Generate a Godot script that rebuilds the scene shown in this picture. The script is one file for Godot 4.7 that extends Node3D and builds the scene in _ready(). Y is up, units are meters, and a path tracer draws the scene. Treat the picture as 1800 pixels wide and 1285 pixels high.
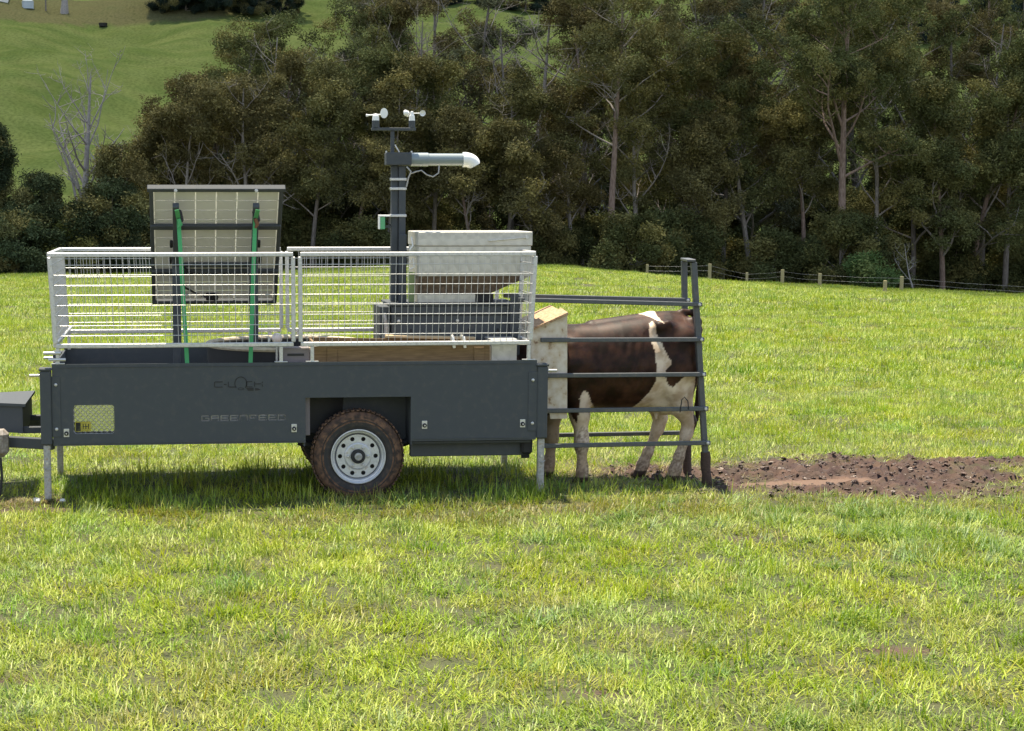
extends Node3D
# ---------------------------------------------------------------- camera model (photo pixels -> directions)
const FPX := 3040.0
const HORIZON := 355.0
const EYE := Vector3(-1.431, 2.279, 13.252)
var rng := RandomNumberGenerator.new()
var M := {}
var taken := {}

# ================================================================= mesh builder
class MB:
	var v := PackedVector3Array()
	var n := PackedVector3Array()
	var c := PackedColorArray()
	var col := Color(1, 1, 1)
	var colored := false
	func tri(a: Vector3, b: Vector3, d: Vector3, na: Vector3, nb: Vector3, nd: Vector3) -> void:
		if (b - a).cross(d - a).dot(na + nb + nd) > 0.0:
			v.append(a); v.append(d); v.append(b)
			n.append(na); n.append(nd); n.append(nb)
		else:
			v.append(a); v.append(b); v.append(d)
			n.append(na); n.append(nb); n.append(nd)
		if colored:
			c.append(col); c.append(col); c.append(col)
	func quad(a: Vector3, b: Vector3, d: Vector3, e: Vector3, nn: Vector3) -> void:
		tri(a, b, d, nn, nn, nn)
		tri(a, d, e, nn, nn, nn)
	func flat_quad(a: Vector3, b: Vector3, d: Vector3, e: Vector3, out_from: Vector3) -> void:
		var nn := (b - a).cross(d - a).normalized()
		if nn.dot((a + b + d + e) * 0.25 - out_from) < 0.0:
			nn = -nn
		quad(a, b, d, e, nn)
	func box(at: Vector3, s: Vector3, bev := 0.0, basis := Basis.IDENTITY) -> void:
		var h := s * 0.5
		bev = minf(bev, minf(h.x, minf(h.y, h.z)) * 0.8)
		for ax in 3:
			for sg in [-1.0, 1.0]:
				var nn := Vector3.ZERO
				nn[ax] = sg
				var u := (ax + 1) % 3
				var w := (ax + 2) % 3
				var p: Array[Vector3] = []
				for k in [[-1, -1], [1, -1], [1, 1], [-1, 1]]:
					var q := Vector3.ZERO
					q[ax] = sg * h[ax]
					q[u] = k[0] * (h[u] - bev)
					q[w] = k[1] * (h[w] - bev)
					p.append(at + basis * q)
				quad(p[0], p[1], p[2], p[3], basis * nn)
		if bev <= 0.0:
			return
		for ax in 3:
			var u := (ax + 1) % 3
			var w := (ax + 2) % 3
			for su in [-1.0, 1.0]:
				for sw in [-1.0, 1.0]:
					var p: Array[Vector3] = []
					for k in [[-1, 0], [1, 0], [1, 1], [-1, 1]]:
						var q := Vector3.ZERO
						q[ax] = k[0] * (h[ax] - bev)
						q[u] = su * (h[u] - (bev if k[1] == 1 else 0.0))
						q[w] = sw * (h[w] - (0.0 if k[1] == 1 else bev))
						p.append(at + basis * q)
					var nn := Vector3.ZERO
					nn[u] = su
					nn[w] = sw
					quad(p[0], p[1], p[2], p[3], (basis * nn).normalized())
		for sx in [-1.0, 1.0]:
			for sy in [-1.0, 1.0]:
				for sz in [-1.0, 1.0]:
					var s3 := Vector3(sx, sy, sz)
					var a := at + basis * (s3 * Vector3(h.x, h.y - bev, h.z - bev))
					var b := at + basis * (s3 * Vector3(h.x - bev, h.y, h.z - bev))
					var d := at + basis * (s3 * Vector3(h.x - bev, h.y - bev, h.z))
					var nn := (basis * s3).normalized()
					tri(a, b, d, nn, nn, nn)
	func span(a: Vector3, b: Vector3, bev := 0.0) -> void:   # box between two corners
		box((a + b) * 0.5, (b - a).abs(), bev)
	func bar(a: Vector3, b: Vector3, w: float, t: float, bev := 0.0, up := Vector3.UP) -> void:  # square section from a to b
		var d := (b - a).normalized()
		var sx := up.cross(d)
		if sx.length() < 0.01:
			sx = Vector3.BACK.cross(d)
		sx = sx.normalized()
		var sy := d.cross(sx).normalized()
		box((a + b) * 0.5, Vector3(w, t, a.distance_to(b)), bev, Basis(sx, sy, d))
	func tube(path: Array, radii: Array, seg := 8, caps := true) -> void:
		var m := path.size()
		var rings: Array = []
		var t0: Vector3 = (path[1] - path[0]).normalized()
		var s := t0.cross(Vector3.UP)
		if s.length() < 0.1:
			s = t0.cross(Vector3.RIGHT)
		s = s.normalized()
		for i in m:
			var t: Vector3
			if i == 0:
				t = t0
			elif i == m - 1:
				t = (path[i] - path[i - 1]).normalized()
			else:
				t = (path[i + 1] - path[i - 1]).normalized()
			s = (s - t * s.dot(t)).normalized()
			var b := t.cross(s)
			var ring := PackedVector3Array()
			for k in seg:
				var a := TAU * k / seg
				ring.append(s * cos(a) + b * sin(a))
			rings.append(ring)
		for i in m - 1:
			var r0: float = radii[i]
			var r1: float = radii[i + 1]
			var p0: Vector3 = path[i]
			var p1: Vector3 = path[i + 1]
			for k in seg:
				var k2 := (k + 1) % seg
				var na: Vector3 = rings[i][k]
				var nb: Vector3 = rings[i][k2]
				var nc: Vector3 = rings[i + 1][k2]
				var nd: Vector3 = rings[i + 1][k]
				tri(p0 + na * r0, p0 + nb * r0, p1 + nc * r1, na, nb, nc)
				tri(p0 + na * r0, p1 + nc * r1, p1 + nd * r1, na, nc, nd)
		if caps:
			for e in [0, m - 1]:
				var t: Vector3 = (path[0] - path[1]).normalized() if e == 0 else (path[m - 1] - path[m - 2]).normalized()
				var r: float = radii[e]
				if r < 0.001:
					continue
				for k in seg:
					tri(path[e], path[e] + rings[e][k] * r, path[e] + rings[e][(k + 1) % seg] * r, t, t, t)
	func lathe(profile: Array, at: Vector3, basis: Basis, seg := 32) -> void:   # profile of Vector2(radius, along basis.z)
		var m := profile.size()
		for i in m - 1:
			var p: Vector2 = profile[i]
			var q: Vector2 = profile[i + 1]
			var d := q - p
			if d.length() < 1e-6:
				continue
			var nr := Vector2(d.y, -d.x).normalized()
			for k in seg:
				var a0 := TAU * k / seg
				var a1 := TAU * (k + 1) / seg
				var e0 := Vector3(cos(a0), sin(a0), 0)
				var e1 := Vector3(cos(a1), sin(a1), 0)
				var A := at + basis * (e0 * p.x + Vector3(0, 0, p.y))
				var B := at + basis * (e1 * p.x + Vector3(0, 0, p.y))
				var Cc := at + basis * (e1 * q.x + Vector3(0, 0, q.y))
				var D := at + basis * (e0 * q.x + Vector3(0, 0, q.y))
				var n0 := basis * (e0 * nr.x + Vector3(0, 0, nr.y))
				var n1 := basis * (e1 * nr.x + Vector3(0, 0, nr.y))
				if q.x > 1e-5:
					tri(A, Cc, D, n0, n1, n0)
				if p.x > 1e-5:
					tri(A, B, Cc, n0, n1, n1)
	func prism(poly: PackedVector2Array, z0: float, z1: float, basis := Basis.IDENTITY, at := Vector3.ZERO) -> void:
		var idx := Geometry2D.triangulate_polygon(poly)
		for zz in [z0, z1]:
			var nn := basis * Vector3(0, 0, -1 if zz == minf(z0, z1) else 1)
			for i in range(0, idx.size(), 3):
				var a := poly[idx[i]]
				var b := poly[idx[i + 1]]
				var d := poly[idx[i + 2]]
				tri(at + basis * Vector3(a.x, a.y, zz), at + basis * Vector3(b.x, b.y, zz), at + basis * Vector3(d.x, d.y, zz), nn, nn, nn)
		var cw := Geometry2D.is_polygon_clockwise(poly)
		for i in poly.size():
			var a := poly[i]
			var b := poly[(i + 1) % poly.size()]
			var e := b - a
			var nn := basis * (Vector3(-e.y, e.x, 0) if cw else Vector3(e.y, -e.x, 0)).normalized()
			quad(at + basis * Vector3(a.x, a.y, z0), at + basis * Vector3(b.x, b.y, z0), at + basis * Vector3(b.x, b.y, z1), at + basis * Vector3(a.x, a.y, z1), nn)
	func mesh() -> ArrayMesh:
		var arr := []
		arr.resize(Mesh.ARRAY_MAX)
		arr[Mesh.ARRAY_VERTEX] = v
		arr[Mesh.ARRAY_NORMAL] = n
		if colored:
			arr[Mesh.ARRAY_COLOR] = c
		var am := ArrayMesh.new()
		am.add_surface_from_arrays(Mesh.PRIMITIVE_TRIANGLES, arr)
		return am

# ================================================================= node helpers
func numbered(called: String) -> String:
	if not taken.has(called):
		taken[called] = 0
		return called
	taken[called] += 1
	return "%s_%03d" % [called, taken[called]]

func thing(called: String, label: String, category: String, at := Vector3.ZERO, group := "", kind := "") -> Node3D:
	var o := Node3D.new()
	o.name = numbered(called)
	add_child(o, true)
	o.position = at
	o.set_meta("label", label)
	o.set_meta("category", category)
	if group != "":
		o.set_meta("group", group)
	if kind != "":
		o.set_meta("kind", kind)
	return o

# a part built in world coordinates under a thing (or under a part of it)
func part(called: String, mb, mat: Material, parent: Node3D) -> MeshInstance3D:
	var o := MeshInstance3D.new()
	o.name = called
	o.mesh = mb if mb is Mesh else mb.mesh()
	o.material_override = mat
	if parent.get_parent() == self:
		o.position = -parent.position
	parent.add_child(o, true)
	return o

func structure(called: String, m: Mesh, mat: Material, label: String, category: String, kind := "structure") -> MeshInstance3D:
	var o := MeshInstance3D.new()
	o.name = called
	o.mesh = m
	o.material_override = mat
	o.set_meta("kind", kind)
	o.set_meta("label", label)
	o.set_meta("category", category)
	add_child(o, true)
	return o

func lin(r: float, g: float, b: float) -> Color:
	return Color(r, g, b).linear_to_srgb()

func noise_tex(size: int, freq: float, stops: Array, sd: int, octaves := 4, type := FastNoiseLite.TYPE_SIMPLEX_SMOOTH, normal := false, bump := 4.0) -> NoiseTexture2D:
	var fn := FastNoiseLite.new()
	fn.seed = sd
	fn.noise_type = type
	fn.frequency = freq
	fn.fractal_octaves = octaves
	var t := NoiseTexture2D.new()
	t.width = size
	t.height = size
	t.seamless = true
	t.noise = fn
	if normal:
		t.as_normal_map = true
		t.bump_strength = bump
	elif stops.size() > 0:
		var g := Gradient.new()
		var offs := PackedFloat32Array()
		var cols := PackedColorArray()
		for s in stops:
			offs.append(s[0])
			cols.append(s[1])
		g.offsets = offs
		g.colors = cols
		t.color_ramp = g
	return t

func swirl_tex(size: int) -> ImageTexture:    # round brush marks of a swirl-ground sheet, their angular sheen painted into the colour
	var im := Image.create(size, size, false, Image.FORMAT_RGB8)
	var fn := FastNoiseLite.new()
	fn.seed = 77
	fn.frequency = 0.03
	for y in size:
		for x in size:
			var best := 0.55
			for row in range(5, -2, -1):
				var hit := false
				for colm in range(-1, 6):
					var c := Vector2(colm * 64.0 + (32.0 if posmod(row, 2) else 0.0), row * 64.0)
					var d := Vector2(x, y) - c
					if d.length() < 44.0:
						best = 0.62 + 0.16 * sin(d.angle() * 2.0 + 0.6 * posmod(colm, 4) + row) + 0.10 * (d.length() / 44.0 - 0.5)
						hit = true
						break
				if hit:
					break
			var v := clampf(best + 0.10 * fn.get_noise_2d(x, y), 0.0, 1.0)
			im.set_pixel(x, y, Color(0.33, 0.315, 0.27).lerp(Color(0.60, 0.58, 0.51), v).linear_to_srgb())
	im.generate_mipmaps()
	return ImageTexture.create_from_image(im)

func mat(color: Color, rough := 0.7, metal := 0.0) -> StandardMaterial3D:
	var m := StandardMaterial3D.new()
	m.albedo_color = color
	m.roughness = rough
	m.metallic = metal
	return m

func textured(t: Texture2D, scale: float, rough := 0.8, metal := 0.0) -> StandardMaterial3D:
	var m := mat(Color(1, 1, 1), rough, metal)
	m.albedo_texture = t
	m.uv1_triplanar = true
	m.uv1_world_triplanar = true
	m.uv1_scale = Vector3.ONE * scale
	return m

func vcol(rough := 0.7) -> StandardMaterial3D:
	var m := mat(Color(1, 1, 1), rough)
	m.vertex_color_use_as_albedo = true
	return m

# ================================================================= terrain
var gn := FastNoiseLite.new()
var gn2 := FastNoiseLite.new()

func ground_y(x: float, z: float) -> float:
	var d := maxf(0.0, -z - 1.0)
	var y := -0.0235 * d
	var fade := smoothstep(20.0, 85.0, d)
	y -= 0.05 * maxf(0.0, x - 0.24 * d) * fade
	y += 0.45 * fade * smoothstep(0.0, 14.0, x) * (1.0 - smoothstep(20.0, 34.0, x))
	var e := maxf(0.0, -z - 92.0)
	y -= 0.0030 * minf(e, 30.0) * minf(e, 30.0) + 0.14 * maxf(0.0, e - 30.0)
	if z > -2.6 and z < 1.2 and x > 1.8 and x < 8.0:
		var b := bare(x, z)
		if b > 0.02:
			var slab := smoothstep(0.8, 1.2, Vector2((x - 3.7) / 0.62, (z + 0.28) / 0.17).length())
			y += b * slab * (0.07 * gn2.get_noise_2d(x * 130.0, z * 130.0) + 0.05 * gn2.get_noise_2d(x * 460.0, z * 460.0))
	y += gn.get_noise_2d(x * 4.0, z * 4.0) * 0.05 * clampf(1.0 + d * 0.05, 1.0, 4.0)
	return y

func hill_y(x: float, z: float) -> float:
	var e := maxf(0.0, -z - 150.0)
	var y := -9.0 + 0.235 * e
	y += 6.0 * gn.get_noise_2d(x * 0.28, z * 0.28) * smoothstep(0.0, 120.0, e)
	y -= 0.00016 * e * e * smoothstep(260.0, 700.0, e)
	return y

func floor_y(x: float, z: float) -> float:
	return ground_y(x, z) if z > -150.0 else maxf(ground_y(x, z), hill_y(x, z))

func px_x(px: float, z: float) -> float:    # world x of a photo column at a depth plane
	return EYE.x + (EYE.z - z) * (px - 300.0) / FPX

func px_y(py: float, z: float) -> float:    # world y of a photo row at a depth plane
	return EYE.y + (EYE.z - z) * (HORIZON - py) / FPX

func bare(x: float, z: float) -> float:     # 1 where the soil is trodden bare, 0 where grass grows
	var w := gn2.get_noise_2d(x * 30.0, z * 30.0) * 0.55 + gn2.get_noise_2d(x * 90.0, z * 90.0) * 0.35
	var m := 0.0
	var spots := [[4.25, -0.50, 1.55, 1.30], [5.8, -1.15, 1.1, 0.28], [2.75, -0.95, 0.75, 0.55],
		[-2.58, 0.42, 0.42, 0.22], [-2.60, 0.05, 0.30, 0.14], [2.45, 2.05, 0.24, 0.10], [2.25, 4.85, 0.20, 0.09], [-2.25, 5.0, 0.12, 0.07], [0.55, 5.6, 0.12, 0.06]]
	for s in spots:
		var q := Vector2((x - s[0]) / s[2], (z - s[1]) / s[3]).length()
		m = maxf(m, 1.0 - smoothstep(0.55, 1.2, q + w * 0.75))
	return m

func axis(points: Array) -> PackedFloat32Array:   # [[from, step], ..., [to, 0]]
	var out := PackedFloat32Array()
	for i in points.size() - 1:
		var a: float = points[i][0]
		var b: float = points[i + 1][0]
		var k := maxi(1, int(round(absf(b - a) / points[i][1])))
		for j in k:
			out.append(lerpf(a, b, float(j) / k))
	out.append(points[-1][0])
	return out

func sheet(xs: PackedFloat32Array, zs: PackedFloat32Array, height: Callable, tint: Callable) -> ArrayMesh:
	var vs := PackedVector3Array()
	var cs := PackedColorArray()
	var idx := PackedInt32Array()
	var w := xs.size()
	for z in zs:
		for x in xs:
			var y: float = height.call(x, z)
			vs.append(Vector3(x, y, z))
			cs.append(tint.call(x, z))
	for j in zs.size() - 1:
		for i in w - 1:
			var a := j * w + i
			idx.append_array([a, a + w, a + 1, a + 1, a + w, a + w + 1])
	var arr := []
	arr.resize(Mesh.ARRAY_MAX)
	arr[Mesh.ARRAY_VERTEX] = vs
	arr[Mesh.ARRAY_COLOR] = cs
	arr[Mesh.ARRAY_INDEX] = idx
	var st := SurfaceTool.new()
	var tmp := ArrayMesh.new()
	tmp.add_surface_from_arrays(Mesh.PRIMITIVE_TRIANGLES, arr)
	st.create_from(tmp, 0)
	st.generate_normals()
	var am := st.commit()
	var nn: PackedVector3Array = am.surface_get_arrays(0)[Mesh.ARRAY_NORMAL]
	if nn[0].y < 0.0:
		print("sheet normals point down")
	return am

func soil_tint(x: float, z: float) -> Color:
	var b := bare(x, z)
	var k := gn2.get_noise_2d(x * 60.0, z * 60.0)
	var earth := Color(0.036, 0.019, 0.012).lerp(Color(0.075, 0.041, 0.026), clampf(k + 0.3, 0, 1))
	# the smooth orange slab of subsoil at the end of the race
	var q := Vector2((x - 3.7) / 0.62, (z + 0.28 + 0.04 * k) / 0.17).length()
	earth = earth.lerp(Color(0.125, 0.072, 0.045), 1.0 - smoothstep(0.8, 1.1, q + k * 0.3))
	var turf := Color(0.036, 0.045, 0.011).lerp(Color(0.060, 0.058, 0.018), clampf(0.5 + k, 0, 1))
	return turf.lerp(earth, b)

func hill_tint(x: float, z: float) -> Color:
	var k := gn2.get_noise_2d(x * 1.2, z * 3.0)
	var k2 := gn2.get_noise_2d(x * 8.0, z * 14.0)
	var green := Color(0.095, 0.128, 0.041).lerp(Color(0.145, 0.168, 0.062), clampf(0.5 + k * 1.1, 0, 1))
	var py := HORIZON - (hill_y(x, z) - EYE.y) / (EYE.z - z) * FPX
	var px := 300.0 + (x - EYE.x) / (EYE.z - z) * FPX
	# the fallow paddock above its fence line, with a strip of fresh pasture beyond
	var edge := 56.0 - 0.00035 * (px - 180.0) * (px - 180.0) + k2 * 3.0
	if py < edge:
		green = Color(0.115, 0.112, 0.055).lerp(Color(0.14, 0.13, 0.068), clampf(0.5 + k2, 0, 1))
		if px > 128.0 and py < 17.0 - (px - 130.0) * 0.08:
			green = Color(0.19, 0.25, 0.08)
	green = green.lerp(green * 0.8, clampf(k2, 0.0, 1.0))
	return green

# ================================================================= vegetation
func blade(mb: MB, at: Vector3, az: float, lean: float, length: float, width: float, curl: float) -> void:
	var d := Vector3(cos(az), 0, sin(az))
	var side := Vector3(-sin(az), 0, cos(az)) * width * 0.5
	var p := at
	var ang := lean
	var segs := 3
	var prev := p
	var nprev := Vector3.UP
	for i in segs:
		var dirv := d * sin(ang) + Vector3.UP * cos(ang)
		var q := prev + dirv * length / segs
		var w0 := 1.0 - 0.25 * i
		var w1 := 1.0 - 0.25 * (i + 1)
		var nn := d.cross(side.normalized()).normalized()
		nn = side.normalized().cross(dirv).normalized()
		if nn.y < 0:
			nn = -nn
		if i == segs - 1:
			mb.tri(prev - side * w0, prev + side * w0, q, nprev if i else nn, nprev if i else nn, nn)
		else:
			mb.tri(prev - side * w0, prev + side * w0, q + side * w1, nn, nn, nn)
			mb.tri(prev - side * w0, q + side * w1, q - side * w1, nn, nn, nn)
		nprev = nn
		prev = q
		ang += curl / segs

func clump(blades: int, radius: float, hmin: float, hmax: float, width: float, leanmax: float, straw: float) -> ArrayMesh:
	var mb := MB.new()
	mb.colored = true
	for i in blades:
		var a := rng.randf() * TAU
		var r := sqrt(rng.randf()) * radius
		var k := rng.randf()
		var g := Color(0.30, 0.42, 0.36).lerp(Color(1.35, 1.28, 1.0), pow(rng.randf(), 1.1))
		if rng.randf() < straw:
			g = Color(1.4, 1.25, 2.6).lerp(Color(1.05, 0.80, 1.3), rng.randf())
		mb.col = g
		blade(mb, Vector3(cos(a) * r, -0.012, sin(a) * r), rng.randfn(0.0, 0.75) if rng.randf() < 0.7 else rng.randf() * TAU, sqrt(rng.randf()) * leanmax, lerpf(hmin, hmax, k), width * rng.randf_range(0.6, 1.3), rng.randf_range(-0.5, 2.2))
	return mb.mesh()

func scatter(called: String, m: Mesh, xfs: Array, cols: Array, material: Material, parent: Node3D) -> MultiMeshInstance3D:
	var mm := MultiMesh.new()
	mm.transform_format = MultiMesh.TRANSFORM_3D
	mm.use_colors = true
	mm.mesh = m
	mm.instance_count = xfs.size()
	for i in xfs.size():
		mm.set_instance_transform(i, xfs[i])
		mm.set_instance_color(i, cols[i])
	var o := MultiMeshInstance3D.new()
	o.name = called
	o.multimesh = mm
	o.material_override = material
	parent.add_child(o, true)
	return o

func cloud() -> void:
	# the passing cumulus whose shadow lies over the wood and the hill while the field is in sun
	var o := thing("cloud", "broad grey white cumulus cloud passing over the wood and hill", "cloud", Vector3(20, 800, -585))
	var mb := MB.new()
	var nu := 72
	var nv := 20
	var cn := FastNoiseLite.new()
	cn.seed = 5
	cn.frequency = 0.012
	var pts: Array = []
	for j in nv + 1:
		for i in nu:
			var a := TAU * i / nu
			var b := -PI / 2 + PI * j / nv
			var d := Vector3(cos(a) * cos(b), sin(b), sin(a) * cos(b))
			# a rounded slab: superellipse in plan, flat below, heaped above
			var plan := pow(pow(absf(d.x), 4.0) + pow(absf(d.z), 4.0) + 1e-6, -0.25) * cos(b)
			var p := Vector3(d.x * plan * 420.0, (110.0 if d.y > 0 else 35.0) * d.y, d.z * plan * 285.0)
			var k := 1.0 + 0.06 * cn.get_noise_3dv(p)
			p.y *= 1.0 + 0.7 * cn.get_noise_3dv(p * 2.0)
			pts.append(o.position + Vector3(p.x * k, p.y, p.z * (1.0 + 0.03 * cn.get_noise_3dv(p))))
	for j in nv:
		for i in nu:
			var i2 := (i + 1) % nu
			mb.flat_quad(pts[j * nu + i], pts[j * nu + i2], pts[(j + 1) * nu + i2], pts[(j + 1) * nu + i], o.position)
	part("vapour", mb, M.cloud, o)

func grass_tint(x: float, z: float) -> Color:
	var k := gn.get_noise_2d(x * 22.0, z * 22.0)          # metre-wide patches
	var k2 := gn2.get_noise_2d(x * 55.0 + 40.0, z * 55.0)
	var k3 := gn.get_noise_2d(x * 5.0 + 90.0, z * 9.0)
	var g := Color(0.35, 0.42, 0.036)
	g = g.lerp(Color(0.17, 0.32, 0.035), clampf(k * 1.5 + k2 * 0.6, 0, 1))
	g = g.lerp(Color(0.42, 0.415, 0.055), clampf(-k * 1.1 + k2 * 0.7, 0, 0.9))
	var k4 := gn2.get_noise_2d(x * 16.0 - 30.0, z * 30.0) + 0.5 * k2
	g = g.lerp(Color(0.31, 0.26, 0.085), clampf((k4 - 0.25) * 2.6, 0.0, 0.6))
	g = g.lerp(Color(0.34, 0.40, 0.10), clampf(k3 * 1.4, 0, 0.6))
	return g

func grass_field() -> void:
	var field := thing("grass", "rough green and yellow pasture grass covering the whole field", "grass", Vector3.ZERO, "", "stuff")
	var zones := [
		# z0, z1, clumps per square metre, margin, blades, radius, hmin, hmax, width, lean, straw
		[7.6, 0.4, 112.0, 1.2, 46, 0.13, 0.04, 0.12, 0.0068, 1.5, 0.22],
		[0.4, -9.0, 66.0, 1.6, 46, 0.16, 0.045, 0.13, 0.007, 1.4, 0.18],
		[-9.0, -32.0, 24.0, 3.0, 36, 0.24, 0.07, 0.16, 0.012, 1.1, 0.12],
		[-32.0, -97.0, 11.0, 6.0, 40, 0.40, 0.08, 0.18, 0.018, 1.1, 0.12],
	]
	var gm := vcol(0.5)
	gm.backlight_enabled = true
	gm.backlight = Color(0.75, 0.8, 0.4)
	gm.metallic_specular = 0.45
	M.grass = gm
	for zi in zones.size():
		var q: Array = zones[zi]
		var variants: Array = []
		for k in 6:
			variants.append(clump(q[4], q[5], q[6], q[7], q[8], q[9], q[10] * (1.0 if k < 4 else 2.5)))
		var xfs := [[], [], [], [], [], []]
		var cols := [[], [], [], [], [], []]
		var z := float(q[0])
		var rows := int(ceil((q[0] - q[1]) * sqrt(q[2])))
		for r in rows:
			var zr: float = q[0] - (r + 0.5) * (q[0] - q[1]) / rows
			var dist := EYE.z - zr
			var xl: float = EYE.x + dist * (-300.0 / FPX) - q[3]
			var xr: float = EYE.x + dist * (1500.0 / FPX) + q[3]
			var count := int((xr - xl) * sqrt(q[2]))
			for i in count:
				var x := rng.randf_range(xl, xr)
				var zz: float = zr + rng.randf_range(-0.6, 0.6) * (q[0] - q[1]) / rows
				var b := bare(x, zz) if zz > -4.0 and zz < 7.0 else 0.0
				if rng.randf() < b * 1.08:
					continue
				if absf(x) < 0.3 and zz < 0.02 and zz > -0.2:
					continue
				var k := rng.randi() % 6
				var s := rng.randf_range(0.75, 1.25) * (1.0 - 0.5 * b)
				var hum := 1.0 + 0.9 * gn2.get_noise_2d(x * 95.0 + 50.0, zz * 95.0)
				# ungrazed tufts, thicker where the trailer keeps the cattle off
				var tall := clampf(gn2.get_noise_2d(x * 40.0, zz * 40.0) * 1.6 - 0.35, 0.0, 0.8)
				if x > -2.4 and x < 1.7 and zz > -1.6 and zz < 0.45:
					tall = maxf(tall, 0.2 + gn2.get_noise_2d(x * 60.0, zz * 60.0))
				if Vector2((x - 1.55) / 0.9, (zz - 0.1) / 0.3).length() < 1.0:
					tall = maxf(tall, 0.5)
				var bs := Basis(Vector3.UP, 9.0 * gn2.get_noise_2d(x * 18.0 + 7.0, zz * 18.0) + rng.randfn(0.0, 0.7)).scaled(Vector3(s, s * (1.0 + tall) * hum, s))
				xfs[k].append(Transform3D(bs, Vector3(x, ground_y(x, zz), zz)))
				var tint := grass_tint(x, zz) * rng.randf_range(0.8, 1.2)
				if b > 0.1:
					tint = tint.lerp(Color(0.24, 0.19, 0.07), b)
				elif tall > 0.3 and rng.randf() < 0.6:
					tint = tint.lerp(Color(0.09, 0.19, 0.03), 0.6)
				elif Vector2((x - 2.2) / 3.9, (zz - 0.65) / 0.75).length() + gn2.get_noise_2d(x * 50.0, zz * 50.0) * 0.7 < 0.95:
					tint = tint.lerp(Color(0.21, 0.155, 0.055), rng.randf() * 0.9)
				cols[k].append(tint)
		for k in 6:
			scatter("grass_clumps", variants[k], xfs[k], cols[k], gm, field)
	# coarse dark tussocks the cattle leave
	var tv: Array = []
	for k in 3:
		tv.append(clump(60, 0.09, 0.10, 0.24, 0.0075, 1.35, 0.10))
	var tx := [[], [], []]
	var tc := [[], [], []]
	for i in 620:
		var x := 0.0
		var z2 := 0.0
		if i < 190:
			x = rng.randfn(3.6, 0.9); z2 = rng.randfn(1.7, 0.7)
		elif i < 330:
			x = rng.randf_range(-3.0, 4.5); z2 = rng.randf_range(0.2, 6.5)
		else:
			z2 = -3.0 - 40.0 * pow(rng.randf(), 1.6)
			x = EYE.x + (EYE.z - z2) * rng.randf_range(-0.12, 0.52)
		if gn2.get_noise_2d(x * 26.0 + 3.0, z2 * 26.0) < -0.05 or bare(x, z2) > 0.4:
			continue
		var k := i % 3
		var s := rng.randf_range(0.5, 1.15)
		tx[k].append(Transform3D(Basis(Vector3.UP, rng.randf() * TAU).scaled(Vector3(s, s * rng.randf_range(0.6, 0.9), s)), Vector3(x, ground_y(x, z2), z2)))
		tc[k].append(Color(0.15, 0.26, 0.05).lerp(Color(0.26, 0.33, 0.09), rng.randf()))
	for k in 3:
		scatter("tussocks", tv[k], tx[k], tc[k], gm, field)
	# dead straw trodden flat beside the drawbar and around the race
	var straw := thing("straw", "pale dry straw trodden into the soil beside trailer leg", "straw", Vector3.ZERO, "", "stuff")
	var sm := clump(30, 0.12, 0.06, 0.14, 0.006, 1.5, 0.0)
	var sx := []
	var sc := []
	for i in 260:
		var x := 0.0
		var z2 := 0.0
		if i < 70:
			x = rng.randfn(-2.60, 0.16); z2 = rng.randfn(0.08, 0.10)
		else:
			x = rng.randfn(2.2, 0.8); z2 = rng.randfn(-1.25, 0.5)
		sx.append(Transform3D(Basis(Vector3.UP, rng.randf() * TAU).scaled(Vector3(1, 0.55, 1)), Vector3(x, ground_y(x, z2), z2)))
		sc.append(Color(0.30, 0.22, 0.10) * rng.randf_range(0.7, 1.3))
	scatter("straw_tufts", sm, sx, sc, gm, straw)

func mud() -> void:
	var o := thing("mud", "churned red brown mud clods at the open end of race", "mud", Vector3.ZERO, "", "stuff")
	var vars: Array = []
	for k in 5:
		var mb := MB.new()
		var ps: Array = []
		var R := 5
		for j in R:
			for i in 8:
				var th := PI * 0.5 * (1.0 - float(j) / (R - 1))
				var a := TAU * i / 8
				var rr := rng.randf_range(0.6, 1.25)
				if j == R - 1:
					rr = 1.0
				ps.append(Vector3(cos(a) * sin(th + 0.0), cos(th), sin(a) * sin(th)) * Vector3(1, 0.55, 0.8) * rr)
		for j in R - 1:
			for i in 8:
				var i2 := (i + 1) % 8
				mb.flat_quad(ps[j * 8 + i], ps[j * 8 + i2], ps[j * 8 + 8 + i2], ps[j * 8 + 8 + i], Vector3(0, -0.3, 0))
		vars.append(mb.mesh())
	var xfs := [[], [], [], [], []]
	var cols := [[], [], [], [], []]
	for i in 12000:
		var x := rng.randf_range(1.9, 9.5)
		var z := rng.randf_range(-2.3, 0.9)
		var b := bare(x, z)
		if b < 0.35 or Vector2((x - 3.7) / 0.62, (z + 0.28) / 0.17).length() < 0.95:
			continue
		if Vector2(x - 2.9, z + 0.3).length() < 0.06:
			continue
		var k := rng.randi() % 5
		var s := 0.006 + 0.024 * pow(rng.randf(), 2.0) * (1.5 if rng.randf() < 0.08 else 1.0)
		var bs := Basis(Vector3.UP, rng.randf() * TAU) * Basis(Vector3.RIGHT, rng.randf_range(-0.6, 0.6))
		xfs[k].append(Transform3D(bs.scaled(Vector3.ONE * s), Vector3(x, ground_y(x, z) - 0.004, z)))
		var kk := rng.randf()
		cols[k].append(Color(0.034, 0.018, 0.012).lerp(Color(0.085, 0.048, 0.031), kk) if rng.randf() > 0.07 else Color(0.20, 0.155, 0.12))
	var mm := vcol(0.62)
	for k in 5:
		scatter("mud_clods", vars[k], xfs[k], cols[k], mm, o)

# ---- trees
var sprigs: Array = []

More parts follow.
